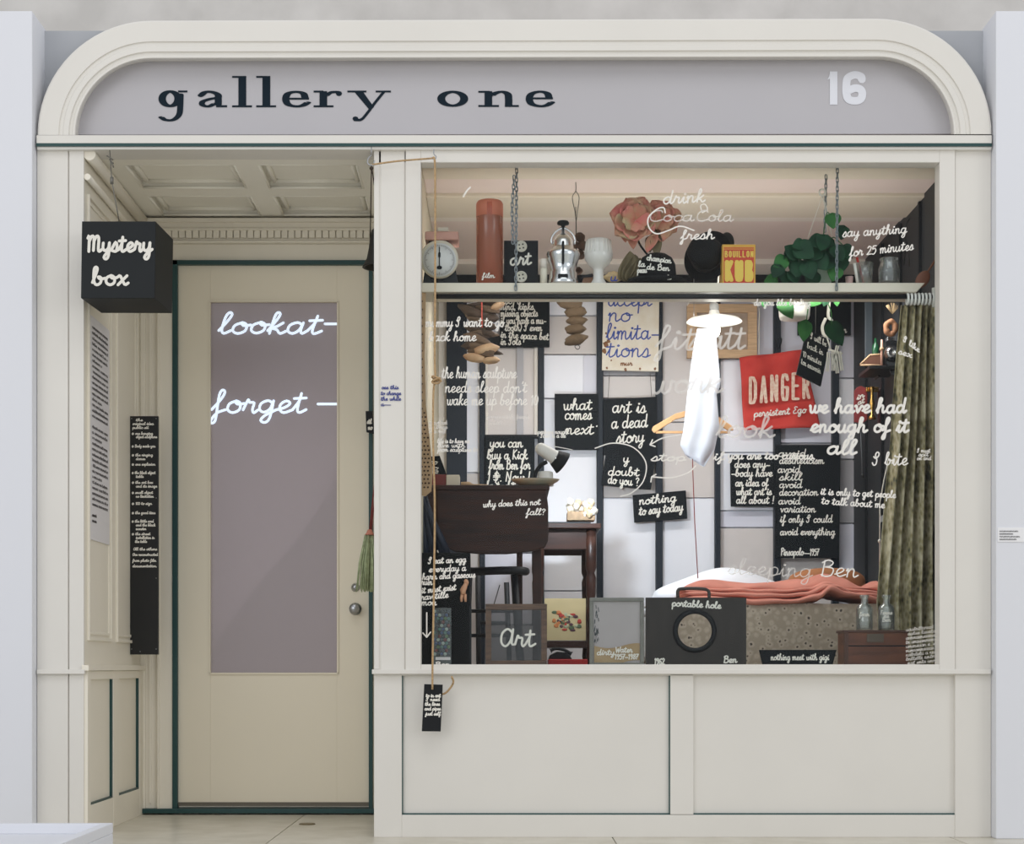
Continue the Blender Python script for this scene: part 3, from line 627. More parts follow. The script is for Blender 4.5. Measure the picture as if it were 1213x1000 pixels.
bp('post', 529, 345, 553, 705, postm, 1.94, .04); bp('header', 519, 321, 1015, 346, blackp, 1.93, .06); bp('rail', 574.5, 396, 637.5, 411, blackp, 1.945, .03); bp('rail', 574, 515, 640, 519, blackp, 1.945, .03)
bp('thin_mullion', 612, 411, 620, 516, pgr, 1.96, .02); bp('thin_mullion', 691, 421, 707, 510, plc, 1.968, .02)
for x in (578,): bp('bead', x-3, 411, x, 516, lightc, 1.955, .02)
bp('bead', 633, 411, 637, 516, lightc, 1.955, .02)

# ------------------------------------------------------------------ window_1: frame, glass, writing on the glass
wn = struct('window_1')
for n_, r in (('frame', (480.5, 176.5, 498.5, 797)), ('frame', (1113, 176.5, 1131.5, 797)), ('frame', (498.5, 176.5, 1113, 192.5)), ('frame', (498.5, 787.2, 1113, 797))):
    MB().rect(*r, -.012, .07).build(n_, cream, wn, bevel=.002)
MB().rect(496, 190, 1115, 789, .046, .004).build('glass', clear_mat('window_glass', (250, 252, 252), .003, .0, edge=.25), wn)
wpen = mat('glass_pen_white', (236, 233, 226), .7); wfaint = mat('glass_pen_faint', (240, 236, 230), .7, alpha=.55)
GY = .046
def gl(lines, t, xh, m=None, slant=.15, name='glass_lettering'): return letters(wn, m or wpen, lines, GY, t*.82, name, xh, slant)
gl([('mummy I want to go', 504, 597, 387), ('back home', 508, 564, 404)], .85, 6)
gl([('the human sculpture', 523, 612, 448), ("needs sleep don't", 527, 624, 465), ('wake me up before 10', 529, 637, 480)], .8, 7)
gl([('do you see this friend', 576, 625, 496), ('a lie?', 580, 597, 503), ('do not look', 508, 530, 503), ('the things', 508, 530, 508), ('it is real', 508, 528, 513)], .45, 2.6, wfaint)
gl([('life is to have no', 518, 556, 525), ('live with', 518, 551, 530), ('from sculpture to', 518, 566, 535)], .5, 2.8)
gl([('perhaps nought', 637, 674, 514), ('Idea is a lie', 640, 670, 518.5)], .5, 2.8)
gl([('fit', 776, 824, 414), ("s", 816, 830, 415), ('att', 840, 882, 413)], 1.7, 15, wfaint)
gl([('work', 770, 856, 466, 464)], 1.9, 15, wfaint)
gl([('look', 848, 917, 518)], 1.6, 13, wfaint)
gl([('we have had', 958, 1073, 489), ('enough of it', 960, 1076, 512), ('all', 979, 1014, 538)], 1.8, 9)
gl([('I bite', 1033, 1075, 551)], 1.0, 8)
gl([('I like', 1070, 1089, 404, 418), ('sex', 1064, 1080, 419, 424)], .8, 4)
gl([('say anything', 998, 1074, 281, 276), ('for 25 minutes', 1006, 1082, 304, 296)], .8, 6)
gl([('drink', 785, 835, 242, 239)], 1.1, 8); gl([('fresh', 806, 846, 284, 283)], .95, 6)
gl([('Coca', 768, 822, 262), ('Cola', 824, 868, 262)], .9, 7, wfaint)
mb = MB(); g3 = lambda q: P(q[0], q[1], GY-.0015)
mb.stroke(spline([(788, 252), (786, 246), (778, 248), (768, 258), (769, 270), (778, 277), (792, 273), (806, 268), (822, 273)], 5), g3, .8)
mb.stroke(spline([(832, 252), (830, 244), (835, 242), (838, 248), (832, 252)], 5), g3, .6); mb.stroke(spline([(549, 233), (553, 226), (557, 222)], 4), g3, 1.0)
mb.stroke(spline([(705, 531), (726, 525), (750, 530), (765, 548), (762, 570), (748, 584), (735, 588)], 6), g3, .7); mb.stroke(spline([(657, 529), (668, 531), (678, 533)], 4), g3, .4)
mb.stroke(spline([(770, 527), (785, 519), (806, 515)], 4), g3, .8); mb.stroke([(770, 527), (776, 529)], g3, .8); mb.stroke([(770, 527), (773, 521)], g3, .8)
mb.stroke(spline([(772, 565), (795, 566), (815, 560), (824, 552)], 4), g3, .8); mb.stroke([(772, 565), (771, 571)], g3, .8); mb.stroke([(772, 565), (777, 562)], g3, .8)
mb.stroke([(505.5, 726), (505.5, 754)], g3, .8); mb.stroke([(501, 750), (505.5, 755)], g3, .8); mb.stroke([(510, 749), (505.5, 755)], g3, .8)
mb.build('drawn_marks', wpen, wn)
gl([('do you like birding', 893, 960, 362)], .7, 4)
gl([('stop', 771, 812, 546), ('if', 845, 858, 545), ('you are too curious.', 862, 966, 544)], 1.0, 5)
gl([('it is only to get people', 972, 1061, 586, 590), ('to talk about me', 973, 1048, 597, 602)], .8, 4.6)
gl([('Ben', 971, 1016, 682, 684)], .95, 10); gl([('sleeping', 862, 962, 680, 684)], .8, 10, wfaint)
gl([('why does this not', 572, 640, 601, 598), ('fall?', 623, 646, 610)], .7, 4)
gl([('I eat an egg', 507, 552, 668, 666), ('everyday a', 508, 552, 678, 676), ('harm and gaseous', 500, 563, 687, 684), ('ruin', 499, 512, 693), ("it must exist", 499, 540, 703, 699), ('ravitille', 499, 531, 711, 708), ('mou', 499, 517, 717)], .72, 4)
gl([('I must', 1086, 1102, 536), ('spit', 1088, 1100, 540.5), ('on and', 1086, 1103, 545)], .45, 2.6)
gl([(''.join(R.choice('nemua t') for _ in range(13)), 1073, 1108, 748+i*5, 744+i*5) for i in range(9)], .4, 2.4, wfaint)
gl([('Ben', 515, 533, 789)], .5, 2.5)

# ------------------------------------------------------------------ shelf, rod, curtain, chains
shm = mat('shelf_paint', (232, 224, 208), .5)
ZS = P(0, 335, .15).z
sh = MB(); sh.prism([(P(499, 0, .15).x, P(0, 346, .15).z), (P(499, 0, .15).x, ZS), (P(1096, 0, .15).x, ZS), (P(1086, 0, .15).x, P(0, 346, .15).z)], .15, .32)
tag(sh.build('shelf', shm, None, bevel=.003), 'long cream shelf hanging on two chains across the top of the window', 'shelf')
SY = .235; KS = K(SY); SB = VY-(ZS-EYE)/KS      # shelf item depth, its px of the shelf top
chn = mat('chain_steel', (150, 158, 164), .35, metal=.9)
def chain(name, label, runs, size=.011, r=.0021):
    first = P(*runs[0][-1]); t = thing(name, label, 'chain', first); proto = None
    for run in runs:
        pts = [P(*q) for q in run]; L = sum((b-a).length for a, b in zip(pts, pts[1:])); n = max(2, int(L/(size*1.45))); 
        for i in range(n+1):
            d = L*i/n; a = pts[0]; b = pts[1]
            for a, b in zip(pts, pts[1:]):
                if d <= (b-a).length+1e-6: break
                d -= (b-a).length
            c = a+(b-a).normalized()*d; ang = math.pi/2*(i % 2)+.35
            if proto is None:
                loop = [(.0045*math.cos(s)*1.0, 0, (size-.0045)*(1 if math.sin(s) > 0 else -1)*.9+.0045*math.sin(s)) for s in [2*math.pi*k/12 for k in range(12)]]
                m_ = MB(); m_.tube([Vector(q) for q in loop], r, 5, closed=True); proto = m_.build('chain_link', chn, None); o = proto
            else: o = proto.copy(); C.objects.link(o)
            o.parent = t; o.location = c-t.location; o.rotation_euler = (0, 0, ang)
    return t
chain('shelf_chain', 'steel chain with a doubled lower run holding the left end of the shelf', [[(612, 196, .145), (611, 345, .145)], [(609, 215, .14), (606.5, 250, .14), (607.5, 290, .14)]])
chain('shelf_chain', 'steel chain holding the right end of the shelf, beside the green plant', [[(992, 196, .145), (991, 345, .145)]])
rod = thing('curtain_rod', 'black curtain rod running the width of the window under the shelf', 'curtain rod', P(600, 351, .2))
mb = MB(); mb.tube([P(514, 351.3, .17), P(1107, 351.3, .17)], .0093, 12).build('rod', mat('rod_black', (30, 34, 38), .35), rod)
mb = MB(); mb.lathe([(0, 0), (.013, .001), (.013, .07), (0, .071)], P(1108, 364, .17), 16).build('finial', mat('plastic_white', (235, 235, 228), .4), rod)

cur = thing('curtain', 'patterned olive green curtain hanging from white rings at the right side of the window', 'curtain', P(1085, 787, .3))
def curtain_mat():
    m = bpy.data.materials.new('curtain_lace'); m.use_nodes = True; nt = m.node_tree; b = nt.nodes['Principled BSDF']; tc = nt.nodes.new('ShaderNodeTexCoord')
    v = nt.nodes.new('ShaderNodeTexVoronoi'); v.inputs['Scale'].default_value = 42; n = nt.nodes.new('ShaderNodeTexNoise'); n.inputs['Scale'].default_value = 9; n.inputs['Detail'].default_value = 8
    nt.links.new(tc.outputs['Object'], v.inputs['Vector']); nt.links.new(tc.outputs['Object'], n.inputs['Vector'])
    mx = nt.nodes.new('ShaderNodeMath'); mx.operation = 'ADD'; ml = nt.nodes.new('ShaderNodeMath'); ml.operation = 'MULTIPLY'; ml.inputs[1].default_value = .35
    nt.links.new(v.outputs['Distance'], ml.inputs[0]); nt.links.new(ml.outputs[0], mx.inputs[0]); nt.links.new(n.outputs['Fac'], mx.inputs[1])
    r = nt.nodes.new('ShaderNodeValToRGB'); e = r.color_ramp.elements; e[0].position = .46; e[0].color = tuple(lin(x) for x in (96, 96, 76))+(1,); e[1].position = .86; e[1].color = tuple(lin(x) for x in (222, 214, 186))+(1,)
    x = e.new(.62); x.color = tuple(lin(q) for q in (172, 162, 124))+(1,)
    nt.links.new(mx.outputs[0], r.inputs[0]); nt.links.new(r.outputs[0], b.inputs['Base Color']); b.inputs['Roughness'].default_value = .9
    return m
lace = curtain_mat()
def lx(v): # left edge px by height fraction (0 top)
    tab = [(0, 1068), (.15, 1063), (.37, 1057), (.5, 1050), (.7, 1041), (.8, 1037), (1, 1040)]
    for (a, x), (b, y) in zip(tab, tab[1:]):
        if v <= b: return x+(y-x)*(v-a)/(b-a)
    return 1040
def curtain(u, v):
    x = lx(v)+(1110-lx(v))*u; y = 361+(800-361)*v
    return P(x, y, .20+.27*min(1, v*1.6))+Vector((0, (.028+.01*math.sin(v*3))*math.sin(u*34+math.sin(v*5)*.7)+.01*math.sin(u*11+v*6), 0))
MB().grid(curtain, 80, 40).build('cloth', lace, cur, solid=.002)
rg = None
for i in range(8):
    c = P(1075+i*4.3, 353, .17); 
    if rg is None:
        rg = MB().tube([c+Vector((0, math.cos(a)*.017, math.sin(a)*.0185-.004)) for a in [2*math.pi*k/20 for k in range(20)]], .0046, 7, closed=True).build('curtain_ring', mat('ring_white', (250, 250, 246), .35), cur)
        rc = c
    else:
        o = rg.copy(); C.objects.link(o); o.location = rg.location+(c-rc); o.rotation_euler = (0, 0, R.uniform(-.3, .3)*0)

# caned strip at the left edge
cane = thing('cane_panel', 'narrow brown strip of woven chair cane hanging at the far left of the window', 'cane panel', P(505, 588, .16))
MB().prismpx([(496, 347), (504.5, 347), (503, 420), (504.5, 480), (509, 520), (512.5, 560), (511, 582), (504, 588), (496, 586)], .16, .003).build('cane_sheet', mat('cane', (196, 164, 128), .8, var=.25, scale=30), cane)
mb = MB()
for j in range(48):
    for i in range(3):
        y = 352+j*4.9; x = 498.5+i*4.2+(j % 2)*1.2; mx_ = 502.5 if y < 480 else 503+(y-480)*.11
        if x < mx_ and y < 582: mb.stroke([(x-.3, y), (x+.3, y)], lambda q: P(q[0], q[1], .158), 1.0, 1.1)
mb.build('cane_hole', mat('cane_dark', (70, 46, 36), .9), cane, kind='stuff')
# ------------------------------------------------------------------ things on the hanging shelf
Yx = Matrix.Rotation(math.pi/2, 4, 'X')
def at_shelf(px): return P(px, SB, SY)
def lathe_px(mb, cx, prof, Y, n=28, **kw):
    """profile given as (radius px, y px)"""
    k = K(Y); c = P(cx, 0, Y); c.z = 0
    mb.lathe([(max(r, 0)*k, P(0, y, Y).z) for r, y in prof], c, n, **kw); return mb
creamen = mat('enamel_cream', (226, 220, 204), .4); dark = mat('dark_metal', (40, 42, 44), .4, metal=.5); chrome = mat('chrome', (228, 228, 230), .22, metal=1)
# scale
sc_ = thing('kitchen_scale', 'old kitchen scale with a round white dial and pinkish tray, left end of the shelf', 'scale', at_shelf(521))
mb = MB(); mb.prismpx([(508, 284), (530, 284), (536, 296), (543, 338), (546, SB), (500, SB), (503, 320)], SY, .07, True).build('housing', dark, sc_, bevel=.003)
mb = MB(); mb.lathe([(0, 0), (.064, 0), (.071, .004), (.071, .012), (.066, .018), (0, .019)][::1], P(520.5, 308, SY), 40, Yx).build('dial_rim', creamen, sc_)
mb = MB(); mb.lathe([(0, 0), (.062, 0), (.062, .001), (0, .001)], P(520.5, 308, SY-.02), 40, Yx).build('dial', mat('dial_white', (228, 230, 230), .4), sc_)
mb = MB()
for i in range(60):
    a = 2*math.pi*i/60; r0 = 14.5 if i % 5 == 0 else 16.5
    mb.stroke([(520.5+r0*math.cos(a), 308+r0*math.sin(a)), (520.5+18*math.cos(a), 308+18*math.sin(a))], lambda q: P(q[0], q[1], SY-.0225), .25)
mb.build('dial_marks', greytext, sc_)
mb = MB(); mb.stroke([(520.5, 293), (520.5, 316)], lambda q: P(q[0], q[1], SY-.024), .6); mb.stroke([(520.5, 300), (520.5, 304)], lambda q: P(q[0], q[1], SY-.0245), 1.4); mb.stroke([(519.5, 317), (521.5, 317)], lambda q: P(q[0], q[1], SY-.0245), 2.2)
mb.build('pointer', blackp, sc_)
MB().rect(503.5, 274, 543, 284, SY-.02, .12).build('tray', mat('tray_pink', (214, 164, 150), .5, var=.12, scale=30), sc_, bevel=.004)
MB().rect(518, 269.5, 531, 274, SY, .05).build('tray_block', creamen, sc_, bevel=.002)
# amber sleeve with a bottle in it
am_ = thing('amber_sleeve', 'tall amber pink cylinder holding a dark bottle, beside the white dial scale', 'bottle', at_shelf(580))
amb = clear_mat('amber_film', (250, 186, 158), .05, .36, (232, 146, 116), .2)
mb = MB(); lathe_px(mb, 580, [(15.8, SB), (15.8, 243), (15.2, 241), (15.2, SB)], SY, 32).build('sleeve', amb, am_)
mb = MB(); lathe_px(mb, 580, [(15.8, 258), (15.8, 242), (14, 239), (9, 238), (0, 237.6)], SY+.0005, 32, sx=1.01, sy=1.01).build('cap_band', mat('amber_paper', (216, 130, 104), .6), am_)
mb = MB(); lathe_px(mb, 580, [(0, SB), (10, SB), (11, 300), (10.5, 282), (8, 275), (6.5, 270), (6.5, 262), (7.6, 261), (7.6, 257), (0, 256.5)], SY, 20).build('bottle', mat('bottle_brown', (120, 98, 88), .3), am_)
letters(am_, chalk, [('film', 571, 586, 329)], SY-.055, .5, xh=3)
# art board with buttons
ar = thing('art_board', 'square black board with two white buttons and the word art, on the shelf', 'sign', P(617, SB, SY+.02))
MB().rect(597, 285, 637.5, SB, SY+.02, .012).build('board', blackp, ar, bevel=.001)
letters(ar, chalk, [('art', 604, 629, 314, 313)], SY+.02, 1.15, xh=8, slant=.1)
for y in (292, 328):
    bt = MB().lathe([(0, .002), (.015, .002), (.017, .005), (.0205, .005), (.0215, .002), (.021, 0)], P(617.5, y, SY+.02), 28, Yx).build('button', mat('button_white', (216, 212, 198), .4), ar)
    mb = MB()
    for a in range(4): mb.lathe([(0, .0035), (.003, .0035), (.003, .002)], P(617.5+3*math.cos(a*math.pi/2+.6), y+3*math.sin(a*math.pi/2+.6), SY+.0199), 8, Yx)
    mb.build('button_hole', blackp, bt)
jr = thing('spice_jar', 'small cream jar with a dark lid between the art board and chrome press', 'jar', at_shelf(644))
mb = MB(); lathe_px(mb, 644, [(0, SB), (4, SB), (4.5, 322), (4, 318), (0, 317)], SY, 16).build('jar_body', creamen, jr); mb = MB(); lathe_px(mb, 644, [(4.2, 318), (4.2, 308), (3.6, 307), (0, 307)], SY, 16).build('lid', lightc, jr)
# chrome press
pr_ = thing('juice_press', 'tall chrome hand press with a black knob and two lever arms, on the shelf', 'juicer', at_shelf(667))
mb = MB(); lathe_px(mb, 667, [(0, SB), (17.5, SB), (17.5, 333), (16.5, 331), (16.5, 324), (15, 322), (16.5, 314), (19.3, 306), (20.2, 302), (19.4, 299), (13.6, 296), (12.4, 292), (12.3, 286), (10.5, 283), (8.5, 280), (5, 277.5), (2.2, 276), (1.8, 268), (0, 268)], SY, 40).build('press_body', chrome, pr_)
mb = MB(); lathe_px(mb, 667, [(0, 270), (2, 269), (3, 267), (6.8, 266), (7.2, 264), (6, 262.3), (0, 261.6)], SY, 24).build('knob', blackp, pr_)
for s in (-1, 1):
    mb = MB(); mb.tube(spline([P(667+s*1, 270, SY), P(667+s*6, 272.5, SY), P(667+s*11, 277, SY), P(667+s*14, 283, SY), P(667+s*13.5, 289, SY)], 5), .0042, 8).build('lever_arm', chrome, pr_)
MB().rect(665.6, 285, 668.6, 311, SY-.075, .05).build('spout', blackp, pr_, bevel=.003)
MB().rect(661, 324, 673, 330, SY-.054, .01).build('name_plate', blackp, pr_, bevel=.004)
# hanging nuts on a wire, behind the press
hn = thing('nut_hanger', 'twisted wire loop with dark dried lumps, hanging behind the chrome press', 'hanger', P(684, 334, .34))
mb = MB(); mb.tube(spline([P(682, 216, .34), P(682, 226, .34), P(678, 234, .34), P(681, 250, .34), P(682.5, 262, .34), P(684, 250, .34), P(686, 234, .34), P(682, 226, .34)], 5), .0016, 5); mb.tube([P(682.5, 258, .34), P(683, 326, .34)], .002, 5); mb.build('wire', wiregrey, hn)
nutm = mat('dried_brown', (98, 74, 58), .8, var=.4, scale=40, bump=.3)
for x, y, r in ((687, 281, 6), (690, 291, 6.5), (687, 302, 6), (685, 321, 5), (681, 290, 5)): MB().ball(P(x, y, .34), (r*.0033, .012, r*.0030), lump=.15).build('nut', nutm, hn)
# goblet
gb = thing('milk_glass_goblet', 'white milk glass goblet with a ribbed bowl, right of the chrome press', 'goblet', at_shelf(709))
mb = MB(); lathe_px(mb, 709, [(0, SB), (9, SB), (9, 335), (6.5, 331), (6, 322), (7, 318), (11, 315), (16, 308), (16.8, 302), (15.2, 293), (14.5, 285), (13.8, 285), (14.4, 293), (15, 302), (9, 312), (0, 316)], SY, 36).build('goblet_body', clear_mat('milk_glass', (255, 255, 255), .06, .82, (240, 238, 234), .1), gb)
mb = MB()
for i in range(20):
    a = 2*math.pi*i/20; c = P(709, 0, SY); mb.tube([Vector((c.x+math.cos(a)*r*KS, SY+math.sin(a)*r*KS, P(0, y, SY).z)) for r, y in ((14.6, 286), (15.4, 293), (16.8, 301))], .0015, 5)
mb.build('rib', mat('milk_white', (240, 238, 232), .2), gb, kind='stuff')
wd = thing('wooden_wedge', 'small dark wedge with a brown face lying between the press and goblet', 'block', at_shelf(694))
MB().prismpx([(687, SB), (703, SB), (702, 325), (692, 327)], SY+.03, .03).build('wedge_body', mat('wedge_brown', (140, 104, 80), .6), wd, bevel=.001); MB().prismpx([(688, 329), (692, 326), (702, 324), (702, 328)], SY+.027, .003).build('dark_edge', dark, wd)
# small shell and dried leaf
sh_ = thing('sea_shell', 'small tan shell-shaped ornament lying right of the white goblet', 'ornament', at_shelf(726))
mb = MB(); mb.ball(P(727, 328, SY), (.036, .02, .020), 16, 10, lump=.25).build('shell_body', mat('shell_tan', (206, 178, 134), .5, var=.3, scale=60), sh_); letters(sh_, mat('blue_ink', (46, 66, 150), .6), [('u', 723, 731, 333)], SY-.022, .8, xh=5)
dl = thing('dried_leaf', 'curled dry olive brown leaf standing between the shell and the bowler hat', 'leaf', at_shelf(745))
def leafgrid(c, a, b, n, curl=.25, wid=1.0, heart=False, ruf=0.):
    """leaf from base c along vector a, half width vector b, normal n"""
    c, a, b, n = Vector(c), Vector(a), Vector(b), Vector(n)
    def fn(u, v):
        t = u; s = 2*v-1
        w_ = math.sin(math.pi*min(1, t**.62))**.85 if heart else math.sin(math.pi*t**.8)**.8
        back = (-.16*abs(s)*(1-t)**3 if heart else 0)
        return c+a*(t+back)+b*s*w_*wid+n*(curl*(abs(s)**2*w_*.5+(t-.3)**2*.6)+ruf*math.sin(t*13+s*9)*abs(s)*t)
    return fn
olive = mat('dry_leaf', (122, 110, 82), .8, var=.3, scale=40)
for d in range(3):
    MB().grid(leafgrid(P(740+d*3, 334, SY-.01), (P(748+d*3, 298+d*4, SY-.01)-P(742, 334, SY-.01)), Vector((.034, .01*d, .012)), Vector((0, -.06, 0)), .5), 8, 6).build('leaf_blade', olive, dl, solid=.001)
# artificial flower
fw = thing('fabric_flower', 'large faded pink fabric flower with two blooms bending over the bowler hat', 'flower', P(767, 306, SY))
pet = mat('petal_pink', (218, 130, 122), .8, rgb2=(200, 160, 128), scale=16, detail=3); pet2 = mat('petal_beige', (186, 172, 134), .8, rgb2=(206, 130, 112), scale=18)
for cx, cy, sz, yy in ((752, 262, 26, -.045), (783, 263, 22, .0)):
    c = P(cx, cy, SY+yy); k = KS*sz
    for i in range(7):
        a = 2*math.pi*i/7+.25; d = Vector((math.cos(a), -.25, math.sin(a)))
        sd = Vector((-math.sin(a), 0, math.cos(a))); L_k = k*R.uniform(.85, 1.1)
        MB().grid(leafgrid(c+d*.01, d*L_k, sd*L_k*.62, Vector((R.uniform(-.3, .3), -1, R.uniform(-.2, .2)))*k, .5, ruf=.13), 14, 10).build('petal', pet if i % 4 else pet2, fw, solid=.0012)
    for i in range(5):
        a = 2*math.pi*i/5; d = Vector((math.cos(a), -1.1, math.sin(a))); sd = Vector((-math.sin(a), .2, math.cos(a)))
        MB().grid(leafgrid(c+Vector((0, -.01, 0)), d*k*.5, sd*k*.4, Vector((math.cos(a), 0, math.sin(a)))*k*.5, .7, ruf=.15), 10, 8).build('petal', pet2 if i % 2 else pet, fw, solid=.0012)
for x0, y0, x1, y1, wd_ in ((748, 278, 750, 296, 7), (755, 276, 752, 292, 5), (776, 284, 766, 300, 7), (790, 276, 786, 286, 6), (738, 280, 741, 288, 5)):
    a = P(x0, y0-8, SY-.03); b = P(x1, y1, SY-.03); MB().grid(leafgrid(a, b-a, Vector((wd_*KS, 0, 0)), Vector((0, -.04, 0)), .6), 7, 5).build('petal', pet, fw, solid=.0012)
for x0, y0, x1, y1, wd_ in ((776, 272, 778, 306, 7), (768, 280, 770, 300, 5)):
    a = P(x0, y0, SY-.02); b = P(x1, y1, SY-.02); MB().grid(leafgrid(a, b-a, Vector((wd_*KS, 0, 0)), Vector((0, -.04, 0)), .6), 7, 5).build('sepal', olive, fw, solid=.0012)
mb = MB(); mb.tube(spline([P(754, 276, SY-.01), P(757, 288, SY), P(763, 297, SY), P(768, 303, SY)], 5), .004, 7).build('stem', blackp, fw)
# bowler hat
felt = mat('black_felt', (17, 18, 20), .9, var=.2, scale=60)
bh = thing('bowler_hat', 'black bowler hat lying on the shelf with white handwriting on its crown', 'hat', at_shelf(777))
mb = MB(); lathe_px(mb, 778, [(22.5, 335), (23, 325), (22, 314), (18, 306), (11, 301.5), (0, 300)], SY, 36, sy=.9).build('crown', felt, bh)
mb = MB(); lathe_px(mb, 777, [(22, 336), (30, 337.5), (35, 335), (36, 332.5), (34.5, 332.5), (30, 334.5), (22, 333.5)], SY, 36, sy=.8).build('brim', felt, bh)
letters(bh, chalk, [('champion', 766, 795, 308, 312), ('de Ben', 766, 793, 319, 321), ('la', 756, 764, 316), ('peau', 755, 766, 323), ('ma vie', 776, 795, 331)], SY-.0725, .62, xh=3.6)
# felt hat on its side
fh = thing('felt_hat', 'black felt hat standing on its brim edge left of the yellow red tin', 'hat', at_shelf(845))
cH = P(840, 305, SY+.06); Mh = Matrix.Rotation(math.radians(-28), 4, 'Z') @ Matrix.Rotation(math.radians(78), 4, 'X')
mb = MB(); mb.lathe([(.060, .0), (.094, .006), (.100, .012), (.098, .014), (.092, .009), (.060, .006)], cH, 40, Mh, sx=.95, sy=1.0, cap=False).build('brim', felt, fh)
mb = MB(); mb.lathe([(.064, .002), (.062, .04), (.058, .075), (.048, .088), (.02, .082), (0, .078)], cH, 36, Mh).build('crown', felt, fh)
MB().ball(P(861, 288, SY+.06), (.028, .03, .04), 16, 10).build('crown_fold', felt, fh)
mb = MB(); mb.lathe([(.0655, .003), (.0655, .022), (.064, .022)], cH, 36, Mh).build('ribbon', mat('grosgrain', (40, 36, 36), .6), fh)
# stock cube tin
tn = thing('food_tin', 'yellow and red tin with block lettering, standing on the shelf beside the black hat', 'tin', at_shelf(875))
yel = mat('tin_yellow', (226, 176, 74), .5, var=.1, scale=20); red = mat('tin_red', (206, 72, 48), .5)
MB().rect(855.5, 289.5, 895, SB, SY-.03, .08).build('tin_body', yel, tn, bevel=.002)
MB().rect(857.5, 292, 893, SB, SY-.0308, .001).build('red_panel', red, tn)
mb = MB(); block(mb, 'BOUILLON', 858.5, 892.5, 297, 305, SY-.031, .7, .6, .3); block(mb, 'KUB', 858.5, 892.5, 308, 334, SY-.031, 2.7, 2.2, .14); mb.build('tin_lettering', mat('tin_yellow_print', (236, 204, 92), .5), tn)
mb = MB(); mb.rect(857.5, 292, 893, 293.2, SY-.0315, .0005).rect(857.5, 294.6, 893, 295.4, SY-.0315, .0005).build('tin_stripe', yel, tn)
# hanging pothos
leafg = mat('leaf_green', (32, 76, 48), .5, rgb2=(20, 52, 36), scale=18, spec=.2); leafl = mat('leaf_light_green', (64, 122, 62), .5, rgb2=(46, 100, 52), scale=18, spec=.2); cordw = mat('white_cord', (236, 232, 222), .7)
pot = thing('hanging_plant', 'trailing green pothos with heart leaves in a pale pot hung over the shelf', 'plant', P(968, 338, .24))
mb = MB(); lathe_px(mb, 972, [(0, 337), (12, 337), (18, 312), (19, 309), (17.5, 309), (0, 312)], .26, 28).build('pot', mat('pot_pale_green', (178, 200, 186), .5), pot)
mb = MB(); rc_ = P(974, 228, .26); mb.tube([rc_+Vector((.011*math.cos(a), 0, .012*math.sin(a))) for a in [2*math.pi*k/16 for k in range(16)]], .0035, 7, closed=True).build('hanger_ring', cordw, pot)
mb = MB()
for x in (957, 983, 990): mb.tube(spline([P(974, 232, .26), P((974*2+x)/3+(-1 if x < 974 else 1), 252, .26), P(x, 282 if x < 974 else 308, .26)], 5), .0016, 5)
mb.build('hanger_cord', cordw, pot)
LV = [(947, 292, 12, 200, 0), (955, 300, 17, 262, 0), (966, 300, 18, 240, 0), (975, 288, 16, 250, 0), (980, 292, 18, 215, 0), (984, 310, 17, 245, 0), (992, 300, 17, 290, 0), (996, 312, 16, 275, 0), (936, 305, 14, 230, 0), (926, 312, 15, 215, 1), (921, 322, 14, 240, 0), (930, 330, 13, 255, 0),
      (945, 318, 18, 260, 0), (957, 320, 18, 285, 0), (962, 330, 17, 250, 0), (989, 325, 15, 250, 1), (986, 262, 15, 270, 1), (998, 276, 14, 255, 0), (915, 335, 13, 190, 1), (940, 302, 16, 150, 0), (950, 298, 20, 320, 0), (1000, 300, 15, 310, 0), (970, 310, 19, 300, 0), (968, 288, 15, 190, 0), (978, 300, 17, 330, 0), (940, 328, 14, 280, 0)]
for i, (x, y, l, ang, li) in enumerate(LV):
    l *= 1.22; a = math.radians(ang); yy = .17+.05*((i*37) % 10)/10; d = Vector((math.cos(a), -.25, math.sin(a)))*l*K(yy); b = Vector((-math.sin(a), R.uniform(-.3, .3), math.cos(a)))*l*K(yy)*.52
    MB().grid(leafgrid(P(x-math.cos(a)*l*.3, y+math.sin(a)*l*.3-2, yy), d, b, Vector((0, -.03, 0)), .4, heart=True), 8, 6).build('leaf', leafl if li else leafg, pot, solid=.0008)
mb = MB()
for x, y in ((920, 330), (940, 310), (986, 262), (998, 290), (962, 325), (990, 322)): mb.tube(spline([P(972, 312, .24), P((972+x)/2, min(y, 312)-8, .22), P(x, y, .2)], 5), .002, 5)
mb.build('stem', leafl, pot)
chain('plant_chain', 'dark short chain hanging down behind the white ring of the pothos', [[(978.5, 214, .3), (977, 276, .3)]])
# glass with straws, tiny cup, jar
glassc = clear_mat('clear_glass', (238, 242, 242), .12, .10, (230, 232, 232), .03)
g1 = thing('drinking_glass', 'clear tumbler holding a red plastic spoon, right of the green plant', 'glass', at_shelf(1023))
mb = MB(); lathe_px(mb, 1024, [(0, 338), (8.4, 338), (10.4, 312), (9.8, 312), (7.8, 336), (0, 336)], SY, 24).build('tumbler', glassc, g1)
mb = MB(); mb.tube([P(1015, 305, SY-.005), P(1023, 336, SY)], .005, 7).build('spoon_handle', mat('plastic_red', (206, 54, 50), .35), g1)
mb = MB(); mb.tube([P(1012, 312, SY-.02), P(1016, 336, SY-.01)], .006, 7).build('straw', mat('milk_white', (240, 238, 232), .2), g1)
g3_ = thing('small_cup', 'tiny pale pink cup between the plant and the clear tumbler', 'cup', at_shelf(1006)); mb = MB(); lathe_px(mb, 1006, [(0, SB), (3.5, SB), (4.8, 328), (4.2, 328), (0, 334)], SY, 16).build('cup_body', mat('cup_pink', (196, 164, 160), .4), g3_)
g2 = thing('glass_jar', 'clear glass preserving jar, last item at the right of the shelf', 'jar', at_shelf(1053))
